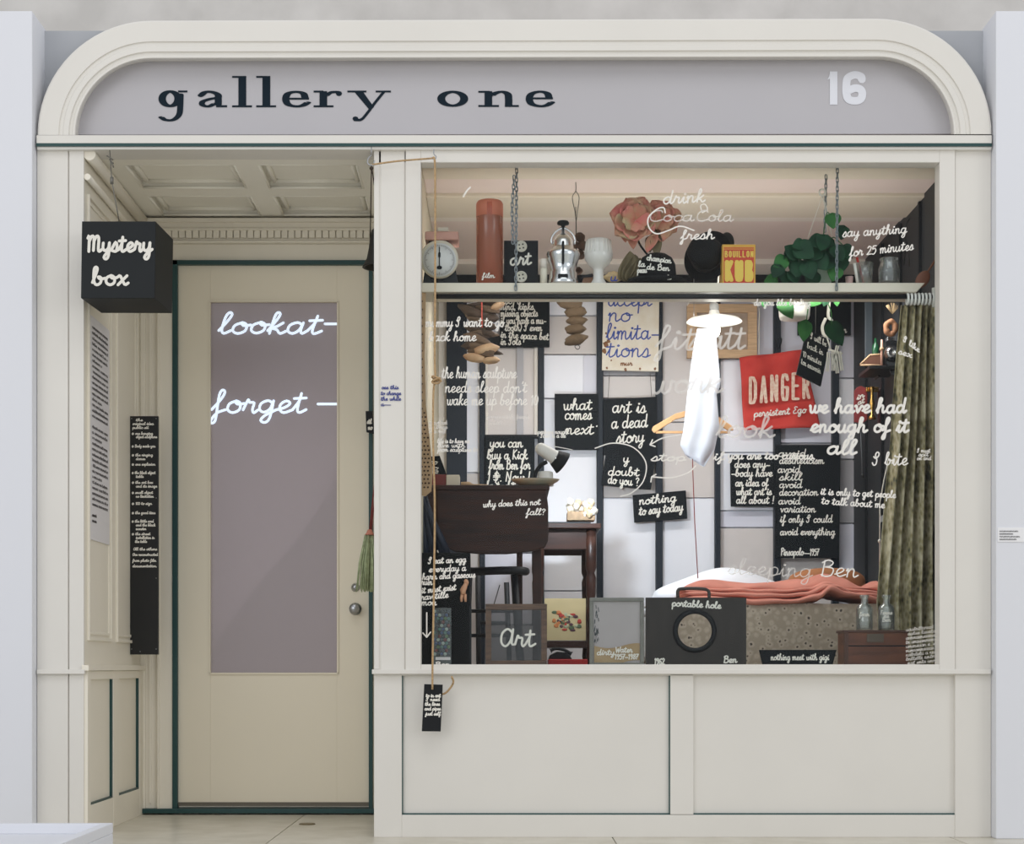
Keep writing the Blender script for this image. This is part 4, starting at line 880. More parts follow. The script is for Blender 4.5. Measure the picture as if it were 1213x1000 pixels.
mb = MB(); lathe_px(mb, 1053, [(0, 338), (12, 338), (12.6, 334), (12.4, 318), (10.5, 313), (9.8, 310), (11, 308.5), (11, 306.5), (9.4, 306.5), (9, 311), (11.4, 318), (11.6, 334), (0, 336)], SY, 28).build('jar_glass', glassc, g2)
mb = MB(); lathe_px(mb, 1053, [(0, 335), (11, 335), (11, 322), (0, 322)], SY, 24).build('contents', mat('jar_grey', (120, 116, 114), .6, var=.3, scale=90), g2)
hkk = thing('wire_hook', 'long dark wire hanging from the ceiling above the glass jar', 'hook', P(1074, 318, .3))
mb = MB(); mb.tube(spline([P(1075, 262, .3), P(1078, 258, .3), P(1073, 268, .3), P(1073, 290, .3), P(1071, 314, .3)], 4), .0018, 5); mb.ball(P(1073, 289, .3), .008); mb.tube([P(1071, 300, .3), P(1077, 300, .3), P(1077, 316, .3)], .0018, 5); mb.build('wire', dark, hkk)
dk = thing('paddle_disc', 'brown wooden paddle leaning at the right end of the shelf by the curtain rings', 'paddle', P(1088, 343, .2))
mb = MB(); mb.ball(P(1093, 331, .24), (.024, .006, .036), 16, 10, Matrix.Rotation(.6, 4, 'Y')); mb.tube([P(1099, 322, .24), P(1110, 305, .24)], .004, 6); mb.build('paddle_body', mat('paddle_brown', (134, 84, 62), .5), dk)

# ------------------------------------------------------------------ signs hanging in the room
def sign(name, label, pts, Y, lines, t, xh, m=blackb, pen_=chalk, th=.015, slant=.12, cat='sign', holes=True, hang=None):
    q = [P(x, y, Y) for x, y in pts]; lo = min(q, key=lambda v: v.z)
    s_ = thing(name, label, cat, (sum(v.x for v in q)/len(q), Y, lo.z))
    MB().prism([(v.x, v.z) for v in q], Y, Y+th).build('board', m, s_, bevel=.0008)
    if lines: letters(s_, pen_, lines, Y, t*.76, xh=xh, slant=slant)
    if hang:
        mb = MB()
        for a, b in hang: mb.tube([P(*a, Y+th/2), P(*b, Y+th/2)], .0012, 5)
        mb.build('hanging_string', wiregrey, s_)
    return s_
sign('painted_board', 'black board of white handwriting about kinks, upper left behind the driftwood bundle', [(592, 348), (651, 348), (651, 411), (592, 411)], 1.925,
     [('also, I', 590, 618, 360), ('mind, kinks.', 592, 634, 367), ('missing objects', 593, 637, 375), ('if you have a mu-', 593, 647, 383.5), ('tooth) I even', 598, 642, 392), ('in the space bet', 593, 650, 400, 403), ('in Iots', 593, 617, 408.5)], .75, 4.6)
rust = mat('rusty_white', (236, 229, 214), .5, rgb2=(226, 214, 192), scale=14); blue = mat('sign_blue', (48, 74, 156), .5)
s_ = sign('painted_board', 'worn cream enamel board with blue handwriting about no limitations', [(715, 347), (781, 347), (780, 440), (713, 438.5)], 1.925,
     [('accept', 720, 772, 362.5), ('no', 720, 748, 381), ('limita-', 718, 781, 402), ('tions', 718, 770, 423)], 1.05, 10, rust, blue, .015, .1)
mb = MB()
for x, y, r in ((718, 408, 3), (716, 416, 2.5), (721, 404, 2), (740, 432, 1), (758, 437, 1.2), (724, 427, .9), (719, 436, 1.2), (776, 437, 1.4), (741, 438, 1.6), (718, 395, 1.2)): mb.ball(P(x, y, 1.925), (r*.004, .0008, r*.005), 8, 5, lump=.4)
mb.build('rust_spot', mat('rust', (140, 98, 66), .8), s_, kind='stuff')
letters(s_, mat('rust', (140, 98, 66), .8), [('mur', 735, 749, 433)], 1.925, .6, xh=3)
sign('painted_board', 'square black board asking what comes next in white handwriting', [(657, 466.5), (709, 466.5), (709, 533), (657.5, 533)], 1.925, [('what', 667, 701, 485.5), ('comes', 669, 701, 497), ('next', 670, 703, 514.5), ('.', 706, 708, 505)], 1.0, 7)
sign('painted_board', 'black board reading art is a dead story, hanging under the cream enamel board', [(714.5, 473), (778, 470), (778, 542), (715, 539)], 1.926, [('art is', 725, 765, 489), ('a dead', 724, 767, 508, 506), ('story', 730, 763, 525, 524)], 1.05, 8, hang=[((720, 473), (722, 441)), ((772, 471), (770, 441))])
sign('painted_board', 'tilted black board asking y doubt do you, lowest of the centre boards', [(718, 536.5), (777, 541), (771, 580), (712, 574.5)], 1.912, [('y', 738, 745, 548), ('doubt', 720, 757, 563, 564), ('do you ?', 720, 757, 572.5, 576)], .9, 5.5)
sign('painted_board', 'small black board reading nothing to say today, on a dark post', [(749.5, 586.5), (812.5, 581), (814.3, 614.5), (751.5, 619)], 1.925, [('nothing', 757, 801, 598, 594), ('to say today', 757, 809, 610.5, 605)], .95, 5.5)
sign('painted_board', 'black board ending what art is all about, left of the tallest board', [(865, 539), (917.5, 539), (917.5, 600), (866, 600)], 1.925, [('does any-', 870, 912, 554), ('-body have', 866, 915, 564.5), ('an idea of', 871, 910, 576), ('what art is', 872, 914, 586.5), ('all about !', 872, 917, 596.5)], .9, 4.8)
sign('painted_board', 'tall black board listing things to avoid, from aestheticism to everything', [(918, 527), (996, 527), (994, 661), (918, 661)], 1.91, [('avoid', 922, 955, 541), ('aestheticism', 923, 976, 549.5), ('avoid', 921, 948, 560), ('skill', 923, 950, 569), ('avoid', 923, 950, 578), ('decoration', 923, 969, 587), ('avoid', 922, 948, 597.5), ('variation', 924, 966, 607), ('if only I could', 924, 986, 619), ('avoid everything', 924, 989, 634), ('Pinsapolo~1957', 925, 970, 658)], .8, 4.6)
sign('painted_board', 'dark board high behind the tilted door sign, small white name on it', [(945, 348), (1008, 348), (1008, 397), (945, 397)], 1.925, [('Ben', 990, 1003, 394)], .7, 4)
sign('painted_board', 'black board offering a kick for sale, behind the dark desk', [(574.5, 517), (633.5, 517), (633, 600), (574.5, 600)], 1.925, [('you can', 580, 619, 530), ('buy a Kick', 577, 625, 544), ('from Ben for', 579, 628, 556), ('1 $. Now !', 577, 628, 570), ('for it mobilin', 576, 614, 581)], .95, 6)
sign('tilted_sign', 'small tilted black hanging sign saying back in 10 minutes, before the red cloth', [(955.5, 391.5), (983.5, 402.5), (972.5, 457.5), (943.5, 443)], .6, [('I will be', 960, 979, 401, 411), ('back in', 956, 975, 412, 421), ('10 minutes', 951, 973, 422, 433), ('ton souvenir', 949, 972, 431, 443)], .42, 4, hang=[((966, 395), (966.5, 340))])
bkp = sign('book_stand', 'small dark tilted picture standing on the desk behind the red box', [(508, 541), (521, 540), (529, 562), (508, 563)], .55, [('no', 510, 518, 550), ('jo', 510, 519, 557), ('mo', 512, 519, 561)], .6, 3.4, cat='picture')
# DANGER bag
dg = thing('danger_cloth', 'red cloth bag with pale block letters DANGER hanging on the back wall', 'bag', P(924, 510, 1.92))
redc = mat('red_cloth', (214, 70, 60), .85, rgb2=(194, 54, 48), scale=14, bump=.15)
def danger(u, v):
    xl = 876+5*v; xr_ = 951+21*v; yt = 424-9.5*u; ybm = 510-4*u
    x = xl+(xr_-xl)*u; y = yt+(ybm-yt)*v; return P(x, y, 1.905)+Vector((0, -.012*math.sin(u*9+v*2)*(1-v*.5)-.008*math.sin(v*7+u*3), 0))
MB().grid(danger, 30, 24).build('cloth', redc, dg, solid=.006)
mb = MB(); block(mb, 'DANGER', 887, 960, 446, 479, 1.875, 1.9, 1.6, .3, -7); mb.build('block_lettering', mat('cloth_print', (236, 216, 196), .8, rgb2=(222, 178, 158), scale=70), dg)
letters(dg, chalk, [('persistent Ego', 893, 955, 494, 489)], 1.875, .6, xh=4.5)
mb = MB(); mb.tube(spline([P(918, 402, 1.93), P(922, 414, 1.91), P(926, 402, 1.93), P(922, 401, 1.93)], 4), .0025, 6).build('hook', dark, dg)
# light wood frame behind the lamp
fm = thing('stretcher_frame', 'light wooden frame with a grey brown canvas, hanging behind the lit lamp', 'picture frame', P(855, 424, 1.9))
wood = mat('light_wood', (214, 178, 138), .6, var=.2, scale=12, stretch=(1, 1, 12))
for r in ((814, 360, 897, 370), (814, 414, 897, 424), (814, 370, 826, 414), (886, 370, 897, 414)): MB().rect(*r, 1.915, .026).build('frame_bar', wood, fm, bevel=.002)
MB().rect(824, 368, 888, 416, 1.93, .004).build('canvas', mat('canvas_brown', (176, 156, 138), .8, var=.2, scale=30), fm)
mb = MB(); mb.tube(spline([P(814, 362, 1.908), P(822, 355, 1.908), P(860, 356, 1.908), P(896, 360, 1.908), P(899, 390, 1.908), P(899, 424, 1.908)], 4), .0025, 5).build('cord', cordw, fm)
# pendant lamp
lamp = thing('pendant_lamp', 'lit enamel pendant lamp with a flat white shade and bare bulb', 'lamp', P(846, 402, .6))
mb = MB(); lathe_px(mb, 846, [(33, 381.5), (30, 378.5), (18, 375.5), (7, 373.5), (5.5, 368), (4.8, 368), (6, 374.5), (18, 377), (30, 380.5), (33, 381.5)], .6, 40, cap=False).build('shade', mat('shade_white', (246, 246, 242), .4), lamp)
mb = MB(); lathe_px(mb, 846, [(5.5, 374), (5.5, 362), (4, 359), (0, 358)], .6, 20).build('socket', mat('socket_grey', (150, 150, 148), .5), lamp)
mb = MB(); mb.tube(spline([P(846, 360, .6), P(849, 352, .6), P(852, 320, .6), P(852, 322, .6)], 4), .003, 6); mb.tube([P(838, 376, .6), P(850, 364, .6)], .003, 6).build('flex', cordw, lamp)
bulbm = mat('bulb_glow', (255, 250, 240), .5, emit=40)
MB().ball(P(846, 391, .6), (.023, .023, .030), 16, 12).build('bulb', bulbm, lamp)
# white garment and red thread
gm = thing('white_shirt', 'white shirt sleeve hanging limp under the pendant lamp', 'shirt', P(828, 552, 1.2))
def sleeve(u, v):
    tab = [(0, 826, 847), (.12, 822, 849), (.3, 818, 852), (.42, 816, 853.5), (.5, 814, 849), (.75, 810, 852), (.9, 806, 846), (1, 812, 834)]
    for (a, l0, r0), (b, l1, r1_) in zip(tab, tab[1:]):
        if v <= b: f = (v-a)/(b-a); l, r_ = l0+(l1-l0)*f, r0+(r1_-r0)*f; break
    a = 2*math.pi*u; cx, hw = (l+r_)/2, (r_-l)/2; y = 390+156*v+(7*math.cos(a) if v > .8 else 0)*(v-.8)*5
    return P(cx+hw*math.cos(a), y, 1.2)+Vector((0, math.sin(a)*hw*.0035*.45+.006*math.sin(a*5+v*4), 0))
MB().grid(sleeve, 40, 30).build('sleeve', mat('white_cotton', (216, 220, 230), .85), gm, solid=.002)
mb = MB(); mb.tube([P(820, 520, 1.2), P(820.5, 552, 1.2), P(823, 620, 1.2), P(827, 690, 1.2)], .0022, 6); th_ = mb.build('red_thread', mat('red_cord', (128, 38, 34), .7)); tag(th_, 'thin dark red thread hanging down from the white shirt sleeve to the bed', 'thread')
# clothes hanger
hg = thing('clothes_hanger', 'orange wooden clothes hanger behind the white shirt sleeve', 'hanger', P(800, 513, 1.25))
wo = mat('hanger_wood', (224, 174, 122), .5, var=.15, scale=20)
MB().prismpx([(772, 509), (774, 505), (800, 490), (822, 484), (846, 490), (868, 505), (869, 510), (862, 510), (842, 497), (822, 491), (800, 497), (775, 513)], 1.25, .012).build('shoulder_bar', wo, hg, bevel=.003)
MB().rect(777, 510.5, 865, 513.5, 1.253, .007).build('trouser_bar', wo, hg, bevel=.002)
mb = MB(); mb.tube(spline([P(822, 486, 1.256), P(822, 474, 1.256), P(828, 468, 1.256), P(822, 461, 1.256), P(816, 466, 1.256)], 5), .0025, 6); mb.tube([P(822, 461, 1.256), P(822, 281, 1.256)], .001, 5).build('hanger_hook', steel, hg)
# driftwood bundle
dw = thing('driftwood_bundle', 'hanging bundle of stacked brown driftwood pieces with a pale fungus at its base', 'sculpture', P(568, 432, .8))
dwm = [mat('driftwood_dark', (88, 74, 64), .85, var=.35, scale=24, bump=.3, stretch=(1, 1, 4)), mat('driftwood_mid', (124, 104, 86), .85, var=.35, scale=24, bump=.3, stretch=(1, 1, 4))]
for i in range(20):
    y = 348+i*3.7; x = 570+R.uniform(-9, 9); an = R.uniform(-14, 14)+(0 if i % 3 else 12)
    M_ = Matrix.Rotation(math.radians(an), 4, 'Y') @ Matrix.Rotation(math.radians(R.uniform(-25, 25)), 4, 'Z')
    MB().ball(P(x, y, .8+R.uniform(-.03, .04)), (R.uniform(.050, .066), R.uniform(.03, .045), R.uniform(.014, .020)), 16, 9, M_, .22).build('driftwood_piece', dwm[i % 2], dw)
fung = mat('fungus_pale', (214, 184, 150), .8, rgb2=(180, 140, 110), scale=9)
for x, y, rx, rz, a in ((576, 414, .052, .022, -12), (562, 424, .044, .018, 10), (582, 427, .036, .014, -4), (590, 362, .03, .014, -25)): MB().ball(P(x, y, .76), (rx, .03, rz), 18, 10, Matrix.Rotation(math.radians(a), 4, 'Y'), .12).build('fungus', fung, dw)
mb = MB(); mb.tube([P(571.5, 246, .76), P(570.5, 345, .745), P(571, 388, .73)], .003, 6).build('red_string', mat('string_red', (214, 96, 84), .7), dw)
# string of brown stones
st_ = thing('stone_string', 'string of five flat brown stones hanging left of the cream enamel board', 'ornament', P(681, 412, .75))
stm = mat('stone_brown', (112, 92, 70), .8, var=.3, scale=50, bump=.25)
for x, y, rx, rz, a in ((675, 360, 14, 6, 8), (682.5, 370, 12, 6, -4), (683, 380, 11, 5.5, 2), (682, 390, 11.5, 5.5, -6), (681.5, 402.5, 13, 6, -12)): MB().ball(P(x, y, .75), (rx*.0037, .024, rz*.0037), 16, 9, Matrix.Rotation(math.radians(a), 4, 'Y'), .2).build('stone', stm, st_)
mb = MB(); mb.tube([P(682, 245, .75), P(683, 408, .75)], .0015, 5); mb.tube(spline([P(683, 408, .74), P(687, 411, .74), P(684, 414, .74), P(681, 410, .74), P(688, 408, .74)], 4), .0015, 5); mb.build('wire', dark, st_)
# white hanging pot under the shelf with trailing leaves
p2 = thing('hanging_pot', 'small white pot with green leaves hanging below the shelf, above the red cloth', 'plant', P(941, 379, .5))
mb = MB(); lathe_px(mb, 941, [(0, 378), (17, 378), (18, 374), (20, 346), (18.5, 346), (0, 350)], .5, 28).build('pot', mat('pot_white', (232, 228, 220), .4), p2)
for x, y, l, ang, li in ((905, 351, 15, 270, 1), (926, 356, 26, 298, 1), (912, 350, 14, 245, 0), (972, 350, 20, 225, 1), (980, 350, 15, 250, 0), (984, 384, 30, 295, 0), (954, 382, 24, 262, 1), (990, 352, 12, 275, 1)):
    a = math.radians(ang); d = Vector((math.cos(a), -.15, math.sin(a)))*l*K(.45); b = Vector((-math.sin(a), .1, math.cos(a)))*l*K(.45)*.38
    MB().grid(leafgrid(P(x, y, .42), d, b, Vector((0, -.03, 0)), .4, heart=True), 8, 6).build('leaf', leafl if li else leafg, p2, solid=.0008)
mb = MB(); mb.tube(spline([P(967, 342, .42), P(975, 350, .42), P(984, 368, .42), P(985, 386, .42)], 4), .002, 5); mb.tube(spline([P(960, 350, .44), P(957, 366, .42), P(955, 384, .42)], 4), .002, 5); mb.build('stem', leafl, p2)
# peg hanger
pg = thing('peg_hanger', 'white plastic hook with hanging clothes pegs beside the tilted black sign', 'peg hanger', P(985, 442, .55))
mb = MB(); mb.tube(spline([P(983, 352, .55), P(981, 374, .55), P(985, 380, .55), P(984, 394, .55), P(977, 398, .55), P(974, 388, .55), P(978, 377, .55)], 5), .006, 8); mb.build('loop', cordw, pg)
mb = MB(); mb.tube([P(979, 398, .55), P(984, 414, .55)], .003, 6); mb.tube([P(981, 414, .55), P(998, 419, .55)], .004, 6); mb.build('crossbar', cordw, pg)
for x, y, a in ((981, 428, 4), (987, 427, 0), (991, 430, -6), (996, 427, -8), (990, 420, 12)):
    M_ = rotabout(P(x, y, .54), 'Y', a); mb = MB(); mb.rect(x-2, y-11, x-.4, y+12, .54, .008).rect(x+.4, y-11, x+2, y+12, .54, .008).turn(M_).build('peg', cordw, pg, bevel=.001)

# things on the dark right-hand wall
def wt(name, label, cat, px, py, Y): return thing(name, label, cat, P(px, py, Y))
bl = wt('wooden_post', 'blue grey upright bar high on the dark right wall', 'post', 1029, 425, 1.5); MB().rect(1025, 350, 1033.5, 425, 1.5, .02).build('bar', mat('bar_bluegrey', (92, 102, 110), .4), bl, bevel=.002)
ws = wt('wall_shelf', 'small dark shelf on the right wall holding a camera and an open wooden box', 'shelf', 1042, 438, 1.1); MB().rect(1030, 433, 1068, 437, 1.05, .22).build('board', dark, ws, bevel=.002); MB().rect(1040, 437, 1043, 446, 1.2, .08).build('bracket', dark, ws)
wbx = wt('wooden_box', 'tilted open brown wooden box lying on the small wall shelf', 'box', 1033, 433, 1.1)
mb = MB().prismpx([(1020, 431), (1030, 421), (1045, 421), (1045, 432)], 1.12, .05); mb.build('box_inside', mat('box_brown', (112, 74, 56), .6), wbx)
mb = MB()
for a, b in (((1019, 432), (1031, 420.5)), ((1031, 420.5), (1046, 420)), ((1019, 432.5), (1046, 433))): mb.tube([P(*a, 1.095), P(*b, 1.095)], .004, 6)
mb.build('box_edge', wood, wbx)
cm = wt('old_camera', 'old black and chrome folding camera on the small wall shelf', 'camera', 1056, 433, 1.1)
MB().rect(1049, 404, 1066, 433, 1.1, .06).build('camera_body', dark, cm, bevel=.003); mb = MB(); mb.lathe([(.030, 0), (.030, .02), (.022, .024), (.022, .03), (.012, .03), (.0, .022)], P(1055, 419, 1.1), 24, Yx).build('lens', chrome, cm); MB().rect(1051, 399, 1062, 404, 1.11, .03).build('viewfinder', chrome, cm, bevel=.002)
MB().prismpx([(1051, 428), (1062, 430), (1064, 445), (1056, 444)], 1.09, .01).build('bellows', mat('bellows_grey', (80, 84, 88), .6), cm)
cd_ = wt('candle', 'slim pale pink candle standing on the wall shelf left of the camera', 'candle', 1044.5, 433, 1.08); mb = MB(); lathe_px(mb, 1044.5, [(0, 433), (1.6, 433), (1.4, 403), (0, 402)], 1.08, 12).build('wax', mat('wax_pink', (232, 178, 156), .5), cd_); mb = MB(); lathe_px(mb, 1044.5, [(0, 412), (2.6, 412), (2.6, 415), (0, 415)], 1.07, 12).build('collar', wood, cd_)
gb_ = wt('green_bottle', 'tiny dark green bottle on the right wall shelf', 'bottle', 1037, 433, 1.2); mb = MB(); lathe_px(mb, 1037, [(0, 433), (4, 433), (4, 410), (1.5, 406), (1.5, 401), (0, 401)], 1.2, 14).build('bottle_body', mat('green_glass', (30, 84, 52), .15), gb_)
br = wt('ring_loaf', 'brown bread-like ring hanging beneath dry raffia by the curtain', 'ornament', 1055, 400, 1.05)
mb = MB(); c = P(1055, 388.5, 1.05); mb.tube([c+Vector((.019*math.cos(a), 0, .026*math.sin(a))) for a in [2*math.pi*k/20 for k in range(20)]], [.012+.002*math.sin(k*1.7) for k in range(20)], 10, closed=True).build('ring', mat('crust_brown', (172, 122, 88), .8, var=.3, scale=30), br)
mb = MB()
for i in range(14): a = R.uniform(-1, 1); mb.tube([P(1057, 372, 1.04), P(1057+a*9, 358+abs(a)*5, 1.03)], .0018, 5)
mb.build('raffia_tuft', mat('raffia_tan', (176, 150, 112), .9), br, kind='stuff')
mr_ = mat('paddle_red', (132, 44, 46), .5, var=.15, scale=20); mrd = mat('paddle_dark_red', (70, 30, 32), .5, var=.15, scale=20)
def padd(x0, x1, y0, y1): return [(x0, y1), (x0, y0+6), (x0+3, y0+2), ((x0+x1)/2, y0), (x1-3, y0+2), (x1, y0+6), (x1, y1-3), (x1-6, y1+2)]
pa = wt('red_paddle', 'round-topped red board with white marks hanging on the right wall', 'board', 1019, 502, 1.35); MB().prismpx(padd(1012, 1027.5, 457, 500), 1.35, .012).build('board', mr_, pa, bevel=.002); letters(pa, chalk, [('in', 1015, 1024, 474, 470), ('at', 1016, 1024, 480, 477)], 1.35, .6, xh=3.5)
pb_ = wt('red_paddle', 'round-topped dark maroon board hanging just right of the brass tap', 'board', 1048, 505, 1.35); MB().prismpx(padd(1040, 1060, 457, 504), 1.36, .012).build('board', mrd, pb_, bevel=.002)
tp = wt('brass_tap', 'tall brass candlestick shape on a wall plate between the two red boards', 'candlestick', 1033, 497, 1.3); brass = mat('brass', (206, 164, 92), .25, metal=1)
MB().rect(1026, 458.5, 1041, 464, 1.33, .02).build('wall_plate', brass, tp, bevel=.002); mb = MB(); lathe_px(mb, 1033, [(0, 497), (4.5, 497), (4.5, 494), (1.5, 491), (2.4, 484), (3.2, 478), (2, 472), (1.6, 464), (2.6, 461), (2.6, 458), (0, 458)], 1.31, 18).build('stem', brass, tp)
kn_ = wt('long_knife', 'thin steel rod hanging point up on the dark right wall', 'rod', 1021, 565, 1.35); mb = MB(); mb.tube([P(1019.5, 512, 1.35), P(1021.5, 561, 1.35)], [.0015, .003], 6).build('shaft', mat('rod_grey', (112, 116, 120), .4, metal=.5), kn_); mb = MB(); mb.tube([P(1021.5, 561, 1.35), P(1021.8, 566, 1.35)], .006, 8).build('ferrule', dark, kn_)
cst = MB(); cst.tube([P(1056, 530, .9), P(1047, 570, .9), P(1042.5, 595, .9), P(1042, 690, .9)], .003, 6); cst.ball(P(1042, 641, .9), .008)
tag(cst.build('cord', cordw), 'white cord running down the dark wall along the curtain edge', 'cord')
cw = wt('card', 'small white card hanging on the cord left of the curtain', 'card', 1046, 619, .88); MB().prismpx([(1043, 612), (1048, 609), (1048, 617), (1043, 619)], .88, .004).build('sheet', paper, cw)
# ------------------------------------------------------------------ ledge, bed, desk and the things low in the window
led = struct('trim_2'); ZL = P(0, 789.5, .18).z
MB().box(XA, XB_, .055, .40, ZL-.03, ZL).build('window_ledge', shm, led, bevel=.002); MB().box(XA, XB_, .36, .39, ZF, ZL-.03).build('ledge_front', shm, led)
# bed
bed = thing('bed', 'low bed with a speckled greige cover hanging down its side, right of the desk', 'bed', (1.1, 1.2, ZF))
def cover_mat():
    m = bpy.data.materials.new('flowered_cover'); m.use_nodes = True; nt = m.node_tree; b = nt.nodes['Principled BSDF']; tc = nt.nodes.new('ShaderNodeTexCoord')
    v = nt.nodes.new('ShaderNodeTexVoronoi'); v.inputs['Scale'].default_value = 40; n = nt.nodes.new('ShaderNodeTexNoise'); n.inputs['Scale'].default_value = 60; n.inputs['Detail'].default_value = 6
    ad = nt.nodes.new('ShaderNodeMath'); ad.operation = 'MULTIPLY_ADD'; ad.inputs[1].default_value = .55
    nt.links.new(tc.outputs['Object'], v.inputs['Vector']); nt.links.new(tc.outputs['Object'], n.inputs['Vector']); nt.links.new(n.outputs['Fac'], ad.inputs[0]); nt.links.new(v.outputs['Distance'], ad.inputs[2])
    r = nt.nodes.new('ShaderNodeValToRGB'); e = r.color_ramp.elements; e[0].position = .40; e[0].color = tuple(lin(x) for x in (84, 78, 74))+(1,); e[1].position = .56; e[1].color = tuple(lin(x) for x in (208, 196, 178))+(1,)
    x = e.new(.48); x.color = tuple(lin(q) for q in (190, 176, 158))+(1,); x = e.new(.9); x.color = tuple(lin(q) for q in (182, 168, 150))+(1,)
    nt.links.new(ad.outputs[0], r.inputs[0]); nt.links.new(r.outputs[0], b.inputs['Base Color']); b.inputs['Roughness'].default_value = .9
    return m
cov = cover_mat(); BY = .78; bx0, bx1 = P(772, 0, BY).x, P(1082, 0, BY).x-.02; ZB = P(0, 716, BY).z
MB().box(bx0+.02, bx1, BY+.05, 1.75, ZF+.12, ZB-.02).build('mattress', mat('mattress_white', (226, 224, 222), .8), bed, bevel=.03)
for x in (bx0+.06, bx1-.1):
    for y in (BY+.1, 1.68): MB().box(x, x+.05, y, y+.05, ZF, ZF+.13).build('leg', mat('leg_dark', (60, 44, 36), .6), bed, bevel=.003)
def bcover(u, v):
    x = bx0+(bx1-bx0)*u
    if v < .5: f = v/.5; y = BY+.35*(1-f)+.0; z = ZB
    else: f = (v-.5)/.5; y = BY-.02*f; z = ZB-(ZB-ZF-.02)*f
    y -= (.012+.02*max(0, v-.5))*math.sin(u*17+math.sin(u*6)*1.5)*(1 if v >= .5 else 0); z += .006*math.sin(u*14)*(1 if v < .5 else 0)
    return (x, y, z)
MB().grid(bcover, 70, 24).build('bed_cover', cov, bed, solid=.006)
MB().box(bx0+.02, bx1, BY+.30, 1.76, ZB-.03, ZB+.004).build('sheet', mat('sheet_white', (236, 236, 240), .8), bed, bevel=.01)
pil = thing('pillow', 'large white pillow at the left end of the bed', 'pillow', P(860, 705, 1.25))
def pill(u, v):
    x0, x1 = 772, 936; x = x0+(x1-x0)*u; s = 2*v*math.pi; h = (math.sin(math.pi*min(1, max(0, u)))**.45); top = 674+10*(1-u)**3*1.0+3*math.sin(u*9)
    cz = P(0, 708, 1.3).z; hz = (P(0, top, 1.3).z-cz)*h; p = P(x, 700, 1.3); return Vector((p.x, 1.32+.21*h*math.cos(s), cz+max(0, hz)*math.sin(s)*(1 if math.sin(s) > 0 else .3)))
MB().grid(pill, 40, 28).build('pillow_body', mat('pillow_white', (238, 240, 246), .8, bump=.05, scale=8), pil)
cu = thing('cushion', 'rounded tan brown cushion lying behind the pink blanket', 'cushion', P(985, 700, 1.25))
def cush(u, v):
    th_ = math.pi*u; a = 2*math.pi*v; c = P(979, 691, 1.30); se = lambda q: math.copysign(abs(q)**.7, q)
    return (c.x+.165*math.cos(th_), c.y+.10*se(math.cos(a))*math.sin(th_)**.7, c.z+.066*se(math.sin(a))*math.sin(th_)**.7)
MB().grid(cush, 30, 24).build('cushion_body', mat('tan_velvet', (176, 116, 74), .85, var=.15, scale=14), cu)
# pink blanket, folded in layers
blk = thing('pink_blanket', 'salmon pink blanket folded in wavy layers along the bed edge', 'blanket', P(930, 717, .8))
pinkb = mat('blanket_pink', (230, 150, 132), .92, var=.12, scale=14, bump=.12)
def prof_y(t, tab):
    for (a, y), (b, z) in zip(tab, tab[1:]):
        if t <= b: f = (t-a)/(b-a); f = f*f*(3-2*f); return y+(z-y)*f
    return tab[-1][1]
LAY = [([(0, 709), (.15, 709), (.35, 713), (.55, 712), (.66, 706), (.72, 697), (.8, 703), (1, 711)], 5.5, .74),
       ([(0, 703), (.2, 704), (.45, 706), (.6, 704), (.7, 695), (.75, 696), (.85, 704), (1, 706)], 5, .765),
       ([(0, 700), (.2, 699), (.45, 701), (.62, 698), (.7, 692), (.8, 699), (1, 703)], 4.5, .80)]
for tab, h, y0 in LAY:
    def fold(u, v, tab=tab, h=h, y0=y0):
        x = 812+(1052-812)*u; c = prof_y(u, tab)+1.0*math.sin(u*40)*.4; a = 2*math.pi*v; se = lambda q: math.copysign(abs(q)**.8, q)
        e = min(1, math.sin(math.pi*u)*6)**.5 if 0 < u < 1 else .05
        p = P(x, c, y0); return p+Vector((0, .22+.22*se(math.cos(a))+.006*math.sin(u*25), h*K(y0)*se(math.sin(a))*e*(1+.2*math.sin(u*18+v*3))))
    MB().grid(fold, 80, 16).build('fold', pinkb, blk)
def topb(u, v):
    x = 810+(1050-810)*u; top = prof_y(u, [(0, 692), (.1, 685), (.25, 688), (.45, 689), (.6, 684), (.7, 678), (.8, 684), (.9, 693), (.96, 686), (1, 692)])
    a = 2*math.pi*v; base = 698; p = P(x, base, .86); hz = (base-top)*K(.86); e = min(1, math.sin(math.pi*u)*8)**.5 if 0 < u < 1 else .05
    return p+Vector((0, .11+.13*math.cos(a)+.008*math.sin(u*30), hz*(math.sin(a) if math.sin(a) > 0 else .5*math.sin(a))*e+.004*math.sin(u*22+a*2)))
MB().grid(topb, 80, 28).build('top_fold', pinkb, blk)

# desk: drop-leaf table
walnut = mat('dark_walnut', (62, 36, 27), .4, rgb2=(38, 23, 18), scale=5, stretch=(1, 1, 9), spec=.3)
dsk = thing('drop_leaf_desk', 'dark walnut drop-leaf desk with its leaf hanging down, left side of the window', 'desk', P(580, 800, .7))
zT = P(0, 574.5, .45).z
MB().box(XA+.01, P(651, 0, .45).x, .45, .98, zT-.02, zT).build('table_top', walnut, dsk, bevel=.004)
lf = MB().prismpx([(505, 580), (647, 580), (649.5, 600), (649.5, 640), (646, 648), (632, 653), (600, 656.5), (570, 656.5), (540, 654), (522, 646), (511, 630), (505, 612)], .455, .02).build('drop_leaf', walnut, dsk, bevel=.004)
for x0, x1, Y in ((631, 641.5, .52), (498, 507, .52), (612, 619, .93), (512, 520, .93)):
    q = P(x0, 0, Y).x, P(x1, 0, Y).x; MB().box(q[0], q[1], Y, Y+.03, ZF, zT-.02).build('leg', walnut, dsk, bevel=.003)
MB().box(XA+.03, P(636, 0, .5).x, .91, .93, zT-.12, zT-.02).build('apron', walnut, dsk)
